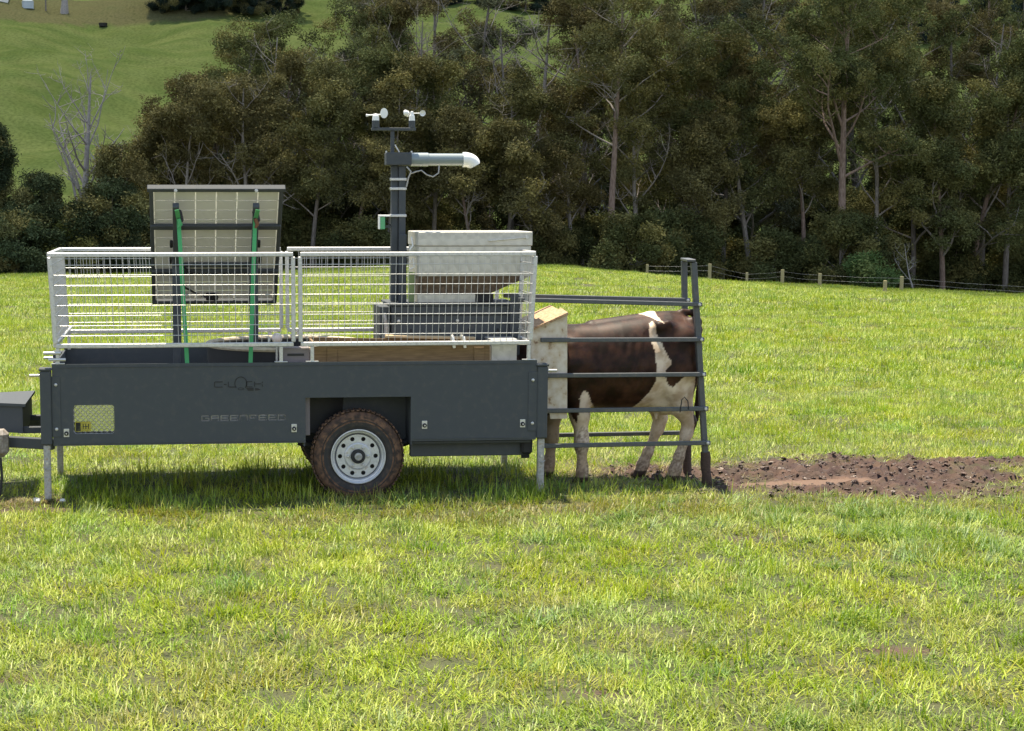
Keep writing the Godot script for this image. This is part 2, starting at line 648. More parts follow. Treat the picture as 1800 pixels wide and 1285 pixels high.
func make_sprigs() -> void:
	for k in 4:
		var mb := MB.new()
		mb.colored = true
		for i in 42:
			var p := Vector3(rng.randfn(0, 1), rng.randfn(0, 0.8), rng.randfn(0, 1)).normalized() * pow(rng.randf(), 0.5) * 0.46
			var d := Vector3(rng.randf_range(-1, 1), rng.randf_range(-1.1, 0.5), rng.randf_range(-1, 1)).normalized()
			var s := d.cross(Vector3(rng.randf_range(-1, 1), rng.randf_range(-1, 1), rng.randf_range(-1, 1))).normalized()
			var L := rng.randf_range(0.13, 0.26)
			var w := rng.randf_range(0.028, 0.05)
			var nn := d.cross(s).normalized()
			mb.col = Color(1, 1, 1) * rng.randf_range(0.7, 1.3)
			mb.col.a = 1.0
			mb.tri(p, p + d * L * 0.45 + s * w, p + d * L, nn, nn, nn)
			mb.tri(p, p + d * L, p + d * L * 0.45 - s * w, nn, nn, nn)
		sprigs.append(mb.mesh())

func bend(a: Vector3, dir: Vector3, length: float, k: int, wob: float, lift: float) -> Array:
	var out := [a]
	var d := dir
	var p := a
	for i in k:
		d = (d + Vector3(rng.randf_range(-wob, wob), rng.randf_range(-wob, wob) * 0.6 + lift, rng.randf_range(-wob, wob))).normalized()
		p += d * length / k
		out.append(p)
	return out

func taper(k: int, r0: float, r1: float) -> Array:
	var out := []
	for i in k + 1:
		out.append(lerpf(r0, r1, float(i) / k))
	return out

func along(path: Array, t: float) -> Vector3:
	var f := clampf(t, 0.0, 0.999) * (path.size() - 1)
	var i := int(f)
	return path[i].lerp(path[i + 1], f - i)

func puff(xfs: Array, cols: Array, at: Vector3, R: float, count: int, base: Color) -> void:
	var tone := base * rng.randf_range(0.72, 1.3)
	if rng.randf() < 0.32:
		tone = tone.lerp(Color(0.27, 0.23, 0.08), rng.randf_range(0.15, 0.6))
	for i in count:
		var d := Vector3(rng.randfn(0, 1), rng.randfn(0, 1), rng.randfn(0, 1)).normalized()
		var p := at + d * Vector3(R, R * 0.72, R) * pow(rng.randf(), 0.42)
		var s := rng.randf_range(0.75, 1.35)
		xfs.append(Transform3D(Basis.from_euler(Vector3(rng.randf_range(-0.5, 0.5), rng.randf() * TAU, rng.randf_range(-0.5, 0.5))).scaled(Vector3.ONE * s), p))
		var c := tone * rng.randf_range(0.82, 1.2)
		c.a = 1.0
		cols.append(c)

func spray(xfs: Array, cols: Array, path: Array, size: float, count: int, base: Color) -> void:
	# leaf sprays strung along the outer part of a limb and hanging from its tip, so that gaps stay open between limbs
	var tone := base * rng.randf_range(0.72, 1.3)
	if rng.randf() < 0.32:
		tone = tone.lerp(Color(0.29, 0.25, 0.085), rng.randf_range(0.15, 0.65))
	var tip: Vector3 = path[-1]
	var flat := rng.randf_range(0.35, 0.6)
	for i in count:
		var p: Vector3
		if i < count * 0.45:
			p = along(path, rng.randf_range(0.5, 1.0)) + Vector3(rng.randfn(0, 0.32), rng.randfn(-0.05, 0.22), rng.randfn(0, 0.32)) * size
		else:
			var d := Vector3(rng.randfn(0, 1), rng.randfn(0, 1), rng.randfn(0, 1)).normalized() * pow(rng.randf(), 0.45)
			p = tip + d * Vector3(0.95, flat, 0.95) * size
		var s := rng.randf_range(0.6, 1.25)
		xfs.append(Transform3D(Basis.from_euler(Vector3(rng.randf_range(-0.5, 0.5), rng.randf() * TAU, rng.randf_range(-0.5, 0.5))).scaled(Vector3(s, s * rng.randf_range(0.7, 1.2), s)), p))
		var c := tone * rng.randf_range(0.75, 1.25)
		c.a = 1.0
		cols.append(c)

func finish_crown(xfs: Array, cols: Array, root: Node3D) -> void:
	# one crown per tree, its leaf sprays joined
	if xfs.size() == 0:
		return
	var o := scatter("crown", sprigs[rng.randi() % 4], xfs, cols, M.leaf, root)
	o.position = -root.position
	o.set_meta("kind", "stuff")

func tree(called: String, label: String, group: String, px: float, z: float, top: float, o := {}) -> void:
	var x := px_x(px, z)
	var y0 := floor_y(x, z) - 0.3
	var H: float = maxf(3.0, px_y(top, z) - y0)
	var root := thing(called, label, "tree", Vector3(x, y0, z), group)
	var r0: float = o.get("girth", 0.0135) * H
	var lean: float = o.get("lean", 0.0)
	var tp := bend(Vector3(x, y0, z), Vector3(lean, 1, 0).normalized(), H * 0.9, 9, o.get("wobble", 0.07), 0.06)
	var tb := MB.new()
	tb.tube(tp, taper(9, r0, r0 * 0.22), 9)
	# root flare
	var lb := MB.new()
	var first: float = o.get("first", 0.34)
	var nb: int = o.get("branches", 13)
	var spread: float = o.get("spread", 0.27)
	var bareness: float = o.get("bare", 0.12)
	var base: Color = o.get("leaf", Color(0.062, 0.060, 0.022))
	var dens: int = o.get("dens", 15)
	var psize: float = o.get("puff", 1.0)
	var xfs := []
	var cols := []
	var az := rng.randf() * TAU
	for i in nb:
		var t: float = lerpf(first, 0.97, (i + rng.randf() * 0.8) / nb)
		var a := along(tp, t)
		az += 2.4 + rng.randf_range(-0.5, 0.5)
		var el := rng.randf_range(0.35, 1.0)
		var L: float = H * spread * (1.15 - 0.6 * t) * rng.randf_range(0.65, 1.3)
		var bp := bend(a, Vector3(cos(az) * cos(el), sin(el), sin(az) * cos(el)), L, 5, 0.22, 0.07)
		var rb: float = lerpf(r0, r0 * 0.22, t) * rng.randf_range(0.36, 0.6)
		lb.tube(bp, taper(5, rb, rb * 0.3), 6)
		var dead := rng.randf() < bareness
		for s in 6:
			var st := along(bp, rng.randf_range(0.35, 0.95))
			var dv := Vector3(rng.randf_range(-1, 1), rng.randf_range(-0.15, 1.1), rng.randf_range(-1, 1)).normalized()
			var sp := bend(st, dv, L * rng.randf_range(0.25, 0.5), 4, 0.3, 0.04)
			lb.tube(sp, taper(4, rb * 0.42, rb * 0.12), 5, false)
			if dead:
				for q in 3:
					var tw := bend(along(sp, rng.randf_range(0.3, 0.95)), Vector3(rng.randf_range(-1, 1), rng.randf_range(-0.3, 1), rng.randf_range(-1, 1)).normalized(), L * 0.2, 3, 0.3, 0.02)
					lb.tube(tw, taper(3, rb * 0.18, rb * 0.06), 4, false)
			else:
				spray(xfs, cols, sp, psize, dens, base)
		if not dead:
			spray(xfs, cols, bp, psize, dens, base)
	if bareness < 0.9:
		puff(xfs, cols, tp[-1], psize * 1.1, dens, base)
	part("trunk", tb, o.get("bark", M.bark_grey), root)
	part("limbs", lb, o.get("limb", M.bark_pale), root)
	finish_crown(xfs, cols, root)

func shrub(called: String, label: String, group: String, category: String, px: float, z: float, top: float, width: float, base: Color, dens := 30, first := 0.0) -> void:
	var x := px_x(px, z)
	var y0 := floor_y(x, z) - 0.3
	var H: float = maxf(1.5, px_y(top, z) - y0)
	var root := thing(called, label, category, Vector3(x, y0, z), group)
	var tb := MB.new()
	var tp := bend(Vector3(x, y0, z), Vector3.UP, H * 0.75, 6, 0.12, 0.05)
	tb.tube(tp, taper(6, 0.02 * H + 0.04, 0.03), 7)
	var xfs := []
	var cols := []
	var n := int(clampf(H * width * 1.5, 10, 70))
	for i in n:
		var t := lerpf(first, 1.0, rng.randf())
		var prof := sqrt(maxf(0.0, 1.0 - pow(absf(t - 0.42) / 0.62, 2.4)))
		var a := rng.randf() * TAU
		var rr := width * 0.5 * prof * sqrt(rng.randf())
		var p := Vector3(x + cos(a) * rr, y0 + H * t * 0.93, z + sin(a) * rr)
		puff(xfs, cols, p, rng.randf_range(0.6, 1.15), dens, base)
		if i % 3 == 0:
			tb.tube(bend(along(tp, t * 0.7), (p - along(tp, t * 0.7)).normalized(), p.distance_to(along(tp, t * 0.7)), 3, 0.1, 0.0), taper(3, 0.05, 0.02), 5, false)
	part("trunk", tb, M.bark_grey, root)
	finish_crown(xfs, cols, root)

func dead_tree(called: String, label: String, group: String, px: float, z: float, top: float, o := {}) -> void:
	var x := px_x(px, z)
	var y0 := floor_y(x, z) - 0.3
	var H: float = px_y(top, z) - y0
	var root := thing(called, label, "tree", Vector3(x, y0, z), group)
	var tb := MB.new()
	var lb := MB.new()
	var r0: float = o.get("girth", 0.017) * H
	var tp := bend(Vector3(x, y0, z), Vector3(o.get("lean", 0.0), 1, 0).normalized(), H * 0.97, 9, 0.06, 0.08)
	tb.tube(tp, taper(9, r0, r0 * 0.12), 8)
	var az := 0.4
	var nb: int = o.get("branches", 12)
	var first: float = o.get("first", 0.3)
	for i in nb:
		var t := lerpf(first, 0.93, (i + rng.randf()) / nb)
		az += 2.4 + rng.randf_range(-0.4, 0.4)
		var el: float = rng.randf_range(0.25, 0.9) + o.get("rise", 0.0)
		var L: float = H * o.get("spread", 0.30) * (1.25 - 0.75 * t) * rng.randf_range(0.7, 1.25)
		var rb := lerpf(r0, r0 * 0.12, t) * 0.5
		var bp := bend(along(tp, t), Vector3(cos(az) * cos(el), sin(el), sin(az) * cos(el) * 0.8), L, 6, 0.2, 0.11)
		lb.tube(bp, taper(6, rb, rb * 0.2), 6)
		for s in 5:
			var sp := bend(along(bp, rng.randf_range(0.25, 0.95)), Vector3(rng.randf_range(-1, 1), rng.randf_range(0.0, 1.1), rng.randf_range(-1, 1)).normalized(), L * rng.randf_range(0.2, 0.45), 4, 0.3, 0.08)
			lb.tube(sp, taper(4, rb * 0.4, rb * 0.1), 5, false)
			for q in 3:
				lb.tube(bend(along(sp, rng.randf_range(0.3, 0.95)), Vector3(rng.randf_range(-1, 1), rng.randf_range(-0.1, 1), rng.randf_range(-1, 1)).normalized(), L * rng.randf_range(0.08, 0.2), 3, 0.3, 0.05), taper(3, rb * 0.2, rb * 0.06), 4, false)
	part("trunk", tb, o.get("bark", M.bark_dead), root)
	part("limbs", lb, o.get("bark", M.bark_dead), root)

func beside(px: float) -> String:
	for q in [[300, "above the dark bushes near dead tree"], [500, "standing behind the solar panel"], [660, "standing between solar panel and mast"], [800, "standing behind the mast"], [960, "standing behind the feed hopper"], [1060, "next to the tallest straight gum"], [1240, "standing behind the cow's race"], [1400, "next to the slender pale gum"], [1640, "next to the thick forked gum"]]:
		if px < q[0]:
			return q[1]
	return "past the pale hanging limb"

func forest() -> void:
	make_sprigs()
	var olive := Color(0.128, 0.126, 0.050)
	var brown := Color(0.142, 0.122, 0.052)
	var green := Color(0.108, 0.122, 0.046)
	var blue := Color(0.120, 0.128, 0.070)
	var dark := Color(0.050, 0.068, 0.032)
	# front trees with something of their own
	tree("gum_tree", "tallest straight gum tree with long pale bare trunk beside race end", "", 1078, -108, -70, {"first": 0.46, "girth": 0.0125, "branches": 14, "bark": M.bark_tan, "leaf": olive, "wobble": 0.03, "bare": 0.2})
	tree("gum_tree", "big gum tree with thick reddish trunk and wide forked limbs behind fence", "", 1503, -106, -50, {"first": 0.40, "girth": 0.0150, "branches": 15, "spread": 0.34, "bark": M.bark_tan, "limb": M.bark_tan, "leaf": green, "wobble": 0.035})
	tree("gum_tree", "slender gum tree with thin pale trunk between the two thick trunked gums", "", 1286, -112, 60, {"first": 0.45, "girth": 0.011, "bark": M.bark_grey, "leaf": brown, "wobble": 0.04})
	tree("gum_tree", "leaning gum tree with crooked trunk close beside the thick reddish gum", "", 1440, -110, 150, {"first": 0.4, "lean": -0.16, "branches": 10, "bark": M.bark_tan, "leaf": olive})
	dead_tree("bare_gum_tree", "grey leafless gum tree with upswept branches past the last fence post", "", 1775, -112, 20, {"girth": 0.013, "spread": 0.26, "first": 0.35, "bark": M.bark_grey})
	dead_tree("dead_tree", "dead whitened tree with bare forked branches standing above the dark bushes", "", 138, -126, 125, {"girth": 0.024, "branches": 17, "spread": 0.38, "first": 0.34, "rise": 0.3})
	dead_tree("bare_gum_tree", "bare grey branched gum tree showing above and behind the wind gauges", "", 728, -122, 30, {"girth": 0.014, "spread": 0.34, "first": 0.4, "bark": M.bark_grey})
	dead_tree("bare_gum_tree", "bare grey branched gum tree rising behind the top of the feed hopper", "", 905, -126, 40, {"girth": 0.013, "spread": 0.33, "first": 0.4, "bark": M.bark_grey, "branches": 14})
	dead_tree("fallen_limb", "pale dead limb hanging down at the wood edge beside fence posts", "", 1648, -101, 425, {"girth": 0.02, "lean": -0.35, "spread": 0.4, "branches": 5})
	var gang := "brown green gum trees of the wood"
	var barks := [M.bark_grey, M.bark_tan, M.bark_pale]
	dead_tree("bare_gum_tree", "bare grey gum tree standing behind the solar panel's top edge", "", 455, -121, 60, {"girth": 0.013, "spread": 0.3, "first": 0.4, "bark": M.bark_pale})
	dead_tree("bare_gum_tree", "thin bare gum tree beside the tallest straight gum", "", 1030, -115, 110, {"girth": 0.011, "spread": 0.28, "first": 0.35, "bark": M.bark_pale})
	for a in [[205, -120, 245, 0], [262, -116, 195, 1], [318, -113, 150, 1], [372, -118, 130, 0], [432, -112, 120, 1], [490, -116, 95, 1], [548, -112, 110, 0], [612, -114, 70, 2], [672, -111, 130, 1],
			[760, -114, 120, 2], [832, -110, 190, 1], [884, -113, 120, 0], [948, -109, 200, 1], [1010, -112, 130, 1], [1136, -111, 90, 0], [1195, -114, 60, 2], [1236, -109, 190, 1], [1345, -111, 110, 2], [1580, -110, 60, 2], [1640, -112, 120, 0], [1700, -109, 140, 2], [1742, -111, 50, 2], [1820, -110, 90, 2], [1880, -112, 60, 1], [1950, -109, 120, 2]]:
		tree("gum_tree", ["olive", "brown tinged", "deep green"][a[3]] + " front row gum tree " + beside(a[0]), gang, a[0], a[1], a[2], {"leaf": [olive, brown, green][a[3]].lerp(olive, rng.randf() * 0.5), "bark": barks[rng.randi() % 3], "lean": rng.randf_range(-0.12, 0.12), "bare": 0.3, "girth": rng.randf_range(0.011, 0.015), "first": rng.randf_range(0.14, 0.34), "branches": 14})
	var px := 300.0
	while px < 1990.0:
		var top := lerpf(115.0, -60.0, clampf((px - 300.0) / 420.0, 0, 1)) + rng.randf_range(-45, 40)
		tree("gum_tree", "tall back row gum tree " + beside(px), "back row gum trees of the wood", px, rng.randf_range(-140, -124), top, {"leaf": [olive, brown, green, blue][rng.randi() % 4], "bark": barks[rng.randi() % 3], "bare": 0.3, "girth": rng.randf_range(0.010, 0.014), "first": 0.14, "branches": 16, "lean": rng.randf_range(-0.1, 0.1)})
		px += rng.randf_range(54, 72)
	# understorey that closes the wood at its foot
	px = -40.0
	while px < 1990.0:
		var zz := rng.randf_range(-118, -101)
		shrub("bush", "low dark bush at the wood's foot " + beside(px), "understorey bushes of the wood", "bush", px, zz, rng.randf_range(350, 440) if px > 250 else rng.randf_range(300, 330) + (250.0 - px) * 0.32, rng.randf_range(3.5, 5.5), (dark if px < 260 else green * 0.8) * rng.randf_range(0.8, 1.2), 26)
		px += rng.randf_range(52, 74)
	px = 215.0
	while px < 1990.0:
		shrub("bush", "tall sapling thicket deep in the wood " + beside(px), "thickets deep in the wood", "bush", px, rng.randf_range(-136, -124), rng.randf_range(230, 330) + maxf(0.0, 420.0 - px) * 0.3, rng.randf_range(5.5, 8.0), green * rng.randf_range(0.7, 1.1), 34)
		px += rng.randf_range(75, 100)
	shrub("bush", "bright green leafy bush at the wood edge between fence posts", "", "bush", 1560, -101, 455, 2.6, Color(0.11, 0.17, 0.055), 26)
	shrub("bush", "yellow green wattle bush at the wood edge behind cage corner", "", "bush", 112, -103, 395, 4.2, Color(0.12, 0.14, 0.035), 30)
	shrub("evergreen_tree", "very dark broad evergreen tree above the bushes at dead tree foot", "", "tree", 70, -128, 300, 7.5, dark, 34)
	shrub("evergreen_tree", "dark evergreen tree half cut by the picture edge on green hillside", "", "tree", -12, -135, 205, 5.0, dark, 30, 0.35)
	# shelter belt high on the hill
	for a in [[296, 27, 9], [330, 30, 11], [368, 32, 12], [408, 34, 12], [450, 33, 12], [492, 30, 12], [690, 22, 10], [780, 14, 10], [856, 18, 11], [920, 26, 12], [985, 30, 13], [1020, 34, 12], [1320, 60, 10], [1625, 70, 12], [1700, 60, 12], [1760, 62, 12], [1830, 60, 12]]:
		var zz := hill_z(a[0], a[1])
		shrub("shelter_tree", "blue black shelter belt conifer on the hill, " + beside(a[0]), "shelter belt conifers on the hill", "tree", a[0], zz, a[1] - 75.0, a[2], Color(0.030, 0.045, 0.034), 44)

func hill_z(px: float, py: float) -> float:    # depth at which the hillside stands at a photo row
	var z := -170.0
	while z > -880.0:
		var x := px_x(px, z)
		if HORIZON - (hill_y(x, z) - EYE.y) / (EYE.z - z) * FPX < py:
			break
		z -= 2.0
	return z

func hill_things() -> void:
	# white shed, water tank, pole and stump by the hilltop paddock
	var z := hill_z(6, 17)
	var x := px_x(6, z)
	var y := hill_y(x, z)
	var s := thing("shed", "small white farm shed with dark doorway on the hilltop", "shed", Vector3(x, y, z))
	var mb := MB.new()
	mb.prism(PackedVector2Array([Vector2(-3, -0.6), Vector2(3, -0.6), Vector2(3, 1.5), Vector2(1.6, 2.2), Vector2(-1.6, 2.2), Vector2(-3, 1.5)]), -4.0, 0.0, Basis.IDENTITY, s.position)
	part("wall", mb, M.white_paint, s)
	mb = MB.new()
	for g in [-1.0, 1.0]:
		mb.bar(s.position + Vector3(g * 3.1, 1.5, 0), s.position + Vector3(g * 1.5, 2.28, 0), 0.1, 0.1)
	mb.box(s.position + Vector3(0, 2.32, -2.0), Vector3(3.3, 0.12, 4.4), 0.02)
	mb.box(s.position + Vector3(2.35, 1.95, -2.0), Vector3(1.7, 0.1, 4.4), 0.0, Basis(Vector3.BACK, -0.46))
	mb.box(s.position + Vector3(-2.35, 1.95, -2.0), Vector3(1.7, 0.1, 4.4), 0.0, Basis(Vector3.BACK, 0.46))
	part("roof", mb, M.galv, s)
	mb = MB.new()
	mb.box(s.position + Vector3(0.4, 0.45, 0.03), Vector3(0.95, 1.9, 0.05))
	part("door", mb, M.black, s)
	var tx := px_x(63, z)
	var ty := hill_y(tx, z)
	var t := thing("water_tank", "pale blue ribbed water tank standing on hill paddock near shed", "tank", Vector3(tx, ty, z))
	mb = MB.new()
	var prof := []
	for i in 13:
		prof.append(Vector2(1.25 + 0.05 * (i % 2), -0.3 + i * 0.14))
	mb.lathe(prof, t.position, Basis(Vector3.RIGHT, Vector3.FORWARD, Vector3.UP), 20)
	part("barrel", mb, mat(lin(0.42, 0.48, 0.5), 0.6), t)
	mb = MB.new()
	mb.lathe([Vector2(1.35, 0.0), Vector2(0.9, 0.2), Vector2(0.3, 0.3), Vector2(0.0, 0.3)], t.position + Vector3(0, 1.38, 0), Basis(Vector3.RIGHT, Vector3.FORWARD, Vector3.UP), 20)
	part("lid", mb, mat(lin(0.5, 0.55, 0.56), 0.6), t)
	var qx := px_x(93, z)
	var p := thing("power_pole", "thin grey timber power pole standing on the hill paddock", "pole", Vector3(qx, hill_y(qx, z) - 0.3, z))
	mb = MB.new()
	mb.tube([p.position, p.position + Vector3(0, 8.5, 0)], [0.17, 0.12], 8)
	part("shaft", mb, M.bark_grey, p)
	mb = MB.new()
	mb.box(p.position + Vector3(0, 8.0, 0), Vector3(2.2, 0.14, 0.12))
	part("crossarm", mb, M.bark_grey, p)
	var bx := px_x(124, z)
	dead_tree("tree_stump", "broad grey broken tree trunk beside the hill paddock gate", "", 124, z, -25, {"girth": 0.12, "branches": 4, "spread": 0.3})
	z = hill_z(189, 61)
	x = px_x(189, z)
	y = hill_y(x, z)
	var w := thing("trough", "small dark water trough below the fallow paddock fence line", "trough", Vector3(x, y, z))
	mb = MB.new()
	mb.lathe([Vector2(0.0, 0.0), Vector2(0.8, 0.0), Vector2(0.95, 0.75), Vector2(0.85, 0.75), Vector2(0.75, 0.3), Vector2(0.0, 0.3)], w.position, Basis(Vector3.RIGHT, Vector3.FORWARD, Vector3.UP), 16)
	part("basin", mb, M.black, w)

func fence() -> void:
	var f := thing("fence", "post and wire fence along the crest before the wood", "fence", Vector3(px_x(1398, -90), ground_y(px_x(1398, -90), -90), -90))
	var posts := [[1148, -95, 467, 9], [1263, -93, 465, 11], [1332, -95, 485, 9], [1398, -90, 476, 13], [1468, -91, 483, 12], [1622, -88, 489, 13], [1860, -88, 520, 12]]
	var tops := []
	for q in posts + [[1591, -84, 498, 13]]:
		var x := px_x(q[0], q[1])
		var y := ground_y(x, q[1])
		var yt := maxf(px_y(q[2], q[1]), y + 0.75)
		yt = minf(yt, y + 1.7)
		var mb := MB.new()
		var w: float = 0.17 if q[3] < 11 else 0.22
		mb.lathe([Vector2(w * 0.5, -0.4), Vector2(w * 0.5, yt - y - 0.02), Vector2(w * 0.42, yt - y), Vector2(0, yt - y)], Vector3(x, y, q[1]), Basis(Vector3.RIGHT, Vector3.FORWARD, Vector3.UP), 10)
		part("post", mb, M.post_wood, f)
		if q[0] != 1591:
			tops.append(Vector3(x, yt, q[1] + 0.08))
	for k in 2:
		var path := []
		for i in tops.size():
			path.append(tops[i] - Vector3(0, 0.12 + 0.3 * k, 0))
			if i < tops.size() - 1:
				path.append((tops[i] + tops[i + 1]) * 0.5 - Vector3(0, 0.16 + 0.3 * k, 0))
		var wb := MB.new()
		wb.tube(path, taper(path.size() - 1, 0.004, 0.004), 4, false)
		part("wire", wb, M.galv, f)

# ================================================================= the trailer
func wall_poly() -> PackedVector2Array:
	return PackedVector2Array([Vector2(-2.345, 0.43), Vector2(-0.414, 0.43), Vector2(-0.414, 0.78), Vector2(0.407, 0.78), Vector2(0.407, 0.43), Vector2(1.398, 0.43), Vector2(1.398, 1.055), Vector2(-2.345, 1.055)])

func rounded(x0: float, y0: float, x1: float, y1: float, r: float) -> PackedVector2Array:
	var out := PackedVector2Array()
	for q in [[x1 - r, y1 - r, 0.0], [x0 + r, y1 - r, 90.0], [x0 + r, y0 + r, 180.0], [x1 - r, y0 + r, 270.0]]:
		for k in 5:
			var a := deg_to_rad(q[2] + k * 22.5)
			out.append(Vector2(q[0] + cos(a) * r, q[1] + sin(a) * r))
	return out

func cut(parent: Node, poly: PackedVector2Array, z: float, depth: float) -> void:
	var c := CSGPolygon3D.new()
	c.name = "opening"
	c.polygon = poly
	c.depth = depth
	c.position = Vector3(0, 0, z)
	c.operation = CSGShape3D.OPERATION_SUBTRACTION
	parent.add_child(c, true)

# strokes of a stencil letter in a unit box: [x0, y0, x1, y1]
const GLYPHS := {
	"G": [[0.1, 1, 0.9, 1], [0, 0.1, 0, 0.9], [0.1, 0, 0.9, 0], [1, 0.08, 1, 0.42], [0.55, 0.5, 0.9, 0.5]],
	"R": [[0, 0, 0, 0.9], [0.1, 1, 0.9, 1], [1, 0.6, 1, 0.92], [0.15, 0.5, 0.9, 0.5], [1, 0.0, 1, 0.4]],
	"E": [[0, 0.1, 0, 0.4], [0, 0.6, 0, 0.9], [0.05, 1, 1, 1], [0.15, 0.5, 0.85, 0.5], [0.05, 0, 1, 0]],
	"N": [[0, 0, 0, 0.9], [0.1, 1, 0.9, 1], [1, 0, 1, 0.9]],
	"F": [[0, 0, 0, 0.9], [0.05, 1, 1, 1], [0.15, 0.5, 0.85, 0.5]],
	"D": [[0, 0.1, 0, 0.9], [0.0, 1, 0.85, 1], [1, 0.12, 1, 0.88], [0.0, 0, 0.85, 0]],
	"C": [[0.05, 1, 1, 1], [0, 0, 0, 1], [0.05, 0, 1, 0]],
	"-": [[0.1, 0.5, 0.9, 0.5]],
	"L": [[0, 0, 0, 1], [0.05, 0, 1, 0]],
	"K": [[0, 0, 0, 1], [0.05, 0.55, 0.8, 0.55], [1, 0.0, 0.92, 0.45], [0.92, 0.65, 1, 1]],
}

func trailer() -> void:
	var t := thing("trailer", "dark blue grey steel box trailer with silver wheel, parked on grass", "trailer", Vector3(-0.4, 0, -0.75))
	var P: Material = M.paint
	# near side sheet: wheel notch, inspection window and stencilled name are cut right through
	var side := CSGPolygon3D.new()
	side.name = "side_panel"
	side.polygon = wall_poly()
	side.depth = 0.012
	side.position = Vector3(0, 0, 0.02) - t.position
	side.material = P
	t.add_child(side, true)
	cut(side, rounded(-2.190, 0.523, -1.881, 0.742, 0.022), 0.05, 0.1)
	var gx := -1.213
	for ch in "GREENFEED":
		for s in GLYPHS[ch]:
			var a := Vector2(gx + s[0] * 0.054, 0.612 + s[1] * 0.036)
			var b := Vector2(gx + s[2] * 0.054, 0.612 + s[3] * 0.036)
			var e := 0.0045
			cut(side, PackedVector2Array([Vector2(minf(a.x, b.x) - e, minf(a.y, b.y) - e), Vector2(maxf(a.x, b.x) + e, minf(a.y, b.y) - e), Vector2(maxf(a.x, b.x) + e, maxf(a.y, b.y) + e), Vector2(minf(a.x, b.x) - e, maxf(a.y, b.y) + e)]), 0.05, 0.1)
		gx += 0.0735
	var mb := MB.new()
	mb.prism(wall_poly(), -1.52, -1.508)
	part("side_panel", mb, P, t)
	# ends, floor and wheel boxes
	mb = MB.new()
	mb.span(Vector3(-2.343, 0.45, -1.506), Vector3(-2.331, 1.04, 0.006), 0.003)
	part("end_panel", mb, P, t)
	mb = MB.new()
	mb.span(Vector3(1.384, 0.45, -0.24), Vector3(1.396, 1.04, 0.006), 0.003)
	mb.span(Vector3(1.384, 0.45, -1.506), Vector3(1.396, 1.04, -0.96), 0.003)
	mb.span(Vector3(1.384, 0.45, -0.959), Vector3(1.396, 0.72, -0.241), 0.003)
	part("end_panel", mb, P, t)
	mb = MB.new()
	mb.span(Vector3(-2.33, 0.455, -1.19), Vector3(1.383, 0.475, -0.32))
	for q in [[-2.33, -0.43], [0.423, 1.383]]:
		mb.span(Vector3(q[0], 0.455, -0.3195), Vector3(q[1], 0.475, 0.004))
		mb.span(Vector3(q[0], 0.455, -1.505), Vector3(q[1], 0.475, -1.1905))
	part("floor", mb, P, t)
	for zz in [[-0.30, 0.006], [-1.506, -1.2]]:
		mb = MB.new()
		mb.span(Vector3(-0.43, 0.782, zz[0]), Vector3(0.423, 0.794, zz[1]))
		mb.span(Vector3(-0.428, 0.40, zz[0]), Vector3(-0.416, 0.781, zz[1]))
		mb.span(Vector3(0.409, 0.40, zz[0]), Vector3(0.421, 0.781, zz[1]))
		var zi: float = zz[0] if zz[1] > -0.5 else zz[1]
		mb.span(Vector3(-0.43, 0.36, zi - 0.012), Vector3(0.423, 0.794, zi - 0.001))
		part("wheel_box", mb, M.paint, t)
	# hems, lap plates and the folded bottom lip
	mb = MB.new()
	mb.span(Vector3(-2.30, 1.030, 0.0205), Vector3(1.36, 1.0335, 0.0245))
	part("top_hem", mb, P, t)
	mb = MB.new()
	mb.span(Vector3(-2.29, 0.445, 0.0205), Vector3(-0.43, 0.452, 0.0245))
	mb.span(Vector3(0.42, 0.445, 0.0205), Vector3(1.34, 0.452, 0.0245))
	part("bottom_lip", mb, P, t)
	for lx in [[-2.352, -2.285], [1.332, 1.402]]:
		mb = MB.new()
		mb.span(Vector3(lx[0], 0.50, 0.0205), Vector3(lx[1], 0.965, 0.0255), 0.002)
		var lap := part("lap_plate", mb, P, t)
		for by in [0.56, 0.90]:
			var bm := MB.new()
			bm.lathe([Vector2(0.013, 0), Vector2(0.013, 0.005), Vector2(0.008, 0.010), Vector2(0, 0.011)], Vector3((lx[0] + lx[1]) * 0.5, by, 0.0256), Basis.IDENTITY, 10)
			part("bolt", bm, M.galv, lap)
	# corner posts with drop legs
	for q in [[-2.395, 0.0, 0.005], [1.443, -0.01, 0.02], [-2.395, -1.50, 0.0], [1.443, -1.50, 0.0]]:
		mb = MB.new()
		mb.span(Vector3(q[0] - 0.042, 0.44, q[1] - 0.045), Vector3(q[0] + 0.042, 1.005, q[1] + 0.045), 0.008)
		mb.span(Vector3(q[0] - 0.05, 1.0055, q[1] - 0.05), Vector3(q[0] + 0.05, 1.03, q[1] + 0.05), 0.008)
		var post := part("corner_post", mb, P, t)
		var lg := MB.new()
		lg.span(Vector3(q[0] - 0.026, q[2] - 0.06, q[1] - 0.026), Vector3(q[0] + 0.026, 0.439, q[1] + 0.026), 0.006)
		part("leg", lg, M.galv_worn, post)
		var pin := MB.new()
		var dx := -1.0 if q[0] < 0 else 1.0
		pin.tube([Vector3(q[0], 0.97, q[1]), Vector3(q[0] + dx * 0.12, 0.97, q[1])], [0.011, 0.011], 8)
		part("pin", pin, M.galv, post)
		pin = MB.new()
		pin.tube([Vector3(q[0], 0.30, q[1] + 0.02), Vector3(q[0], 0.30, q[1] + 0.04)], [0.010, 0.010], 8)
		part("leg_pin", pin, M.galv, post)
		var pl := MB.new()
		pl.tube([Vector3(q[0] - 0.03, 0.27, q[1] + 0.03), Vector3(q[0] + 0.005, 0.245, q[1] + 0.034), Vector3(q[0] + 0.032, 0.265, q[1] + 0.03)], [0.004, 0.004, 0.004], 5)
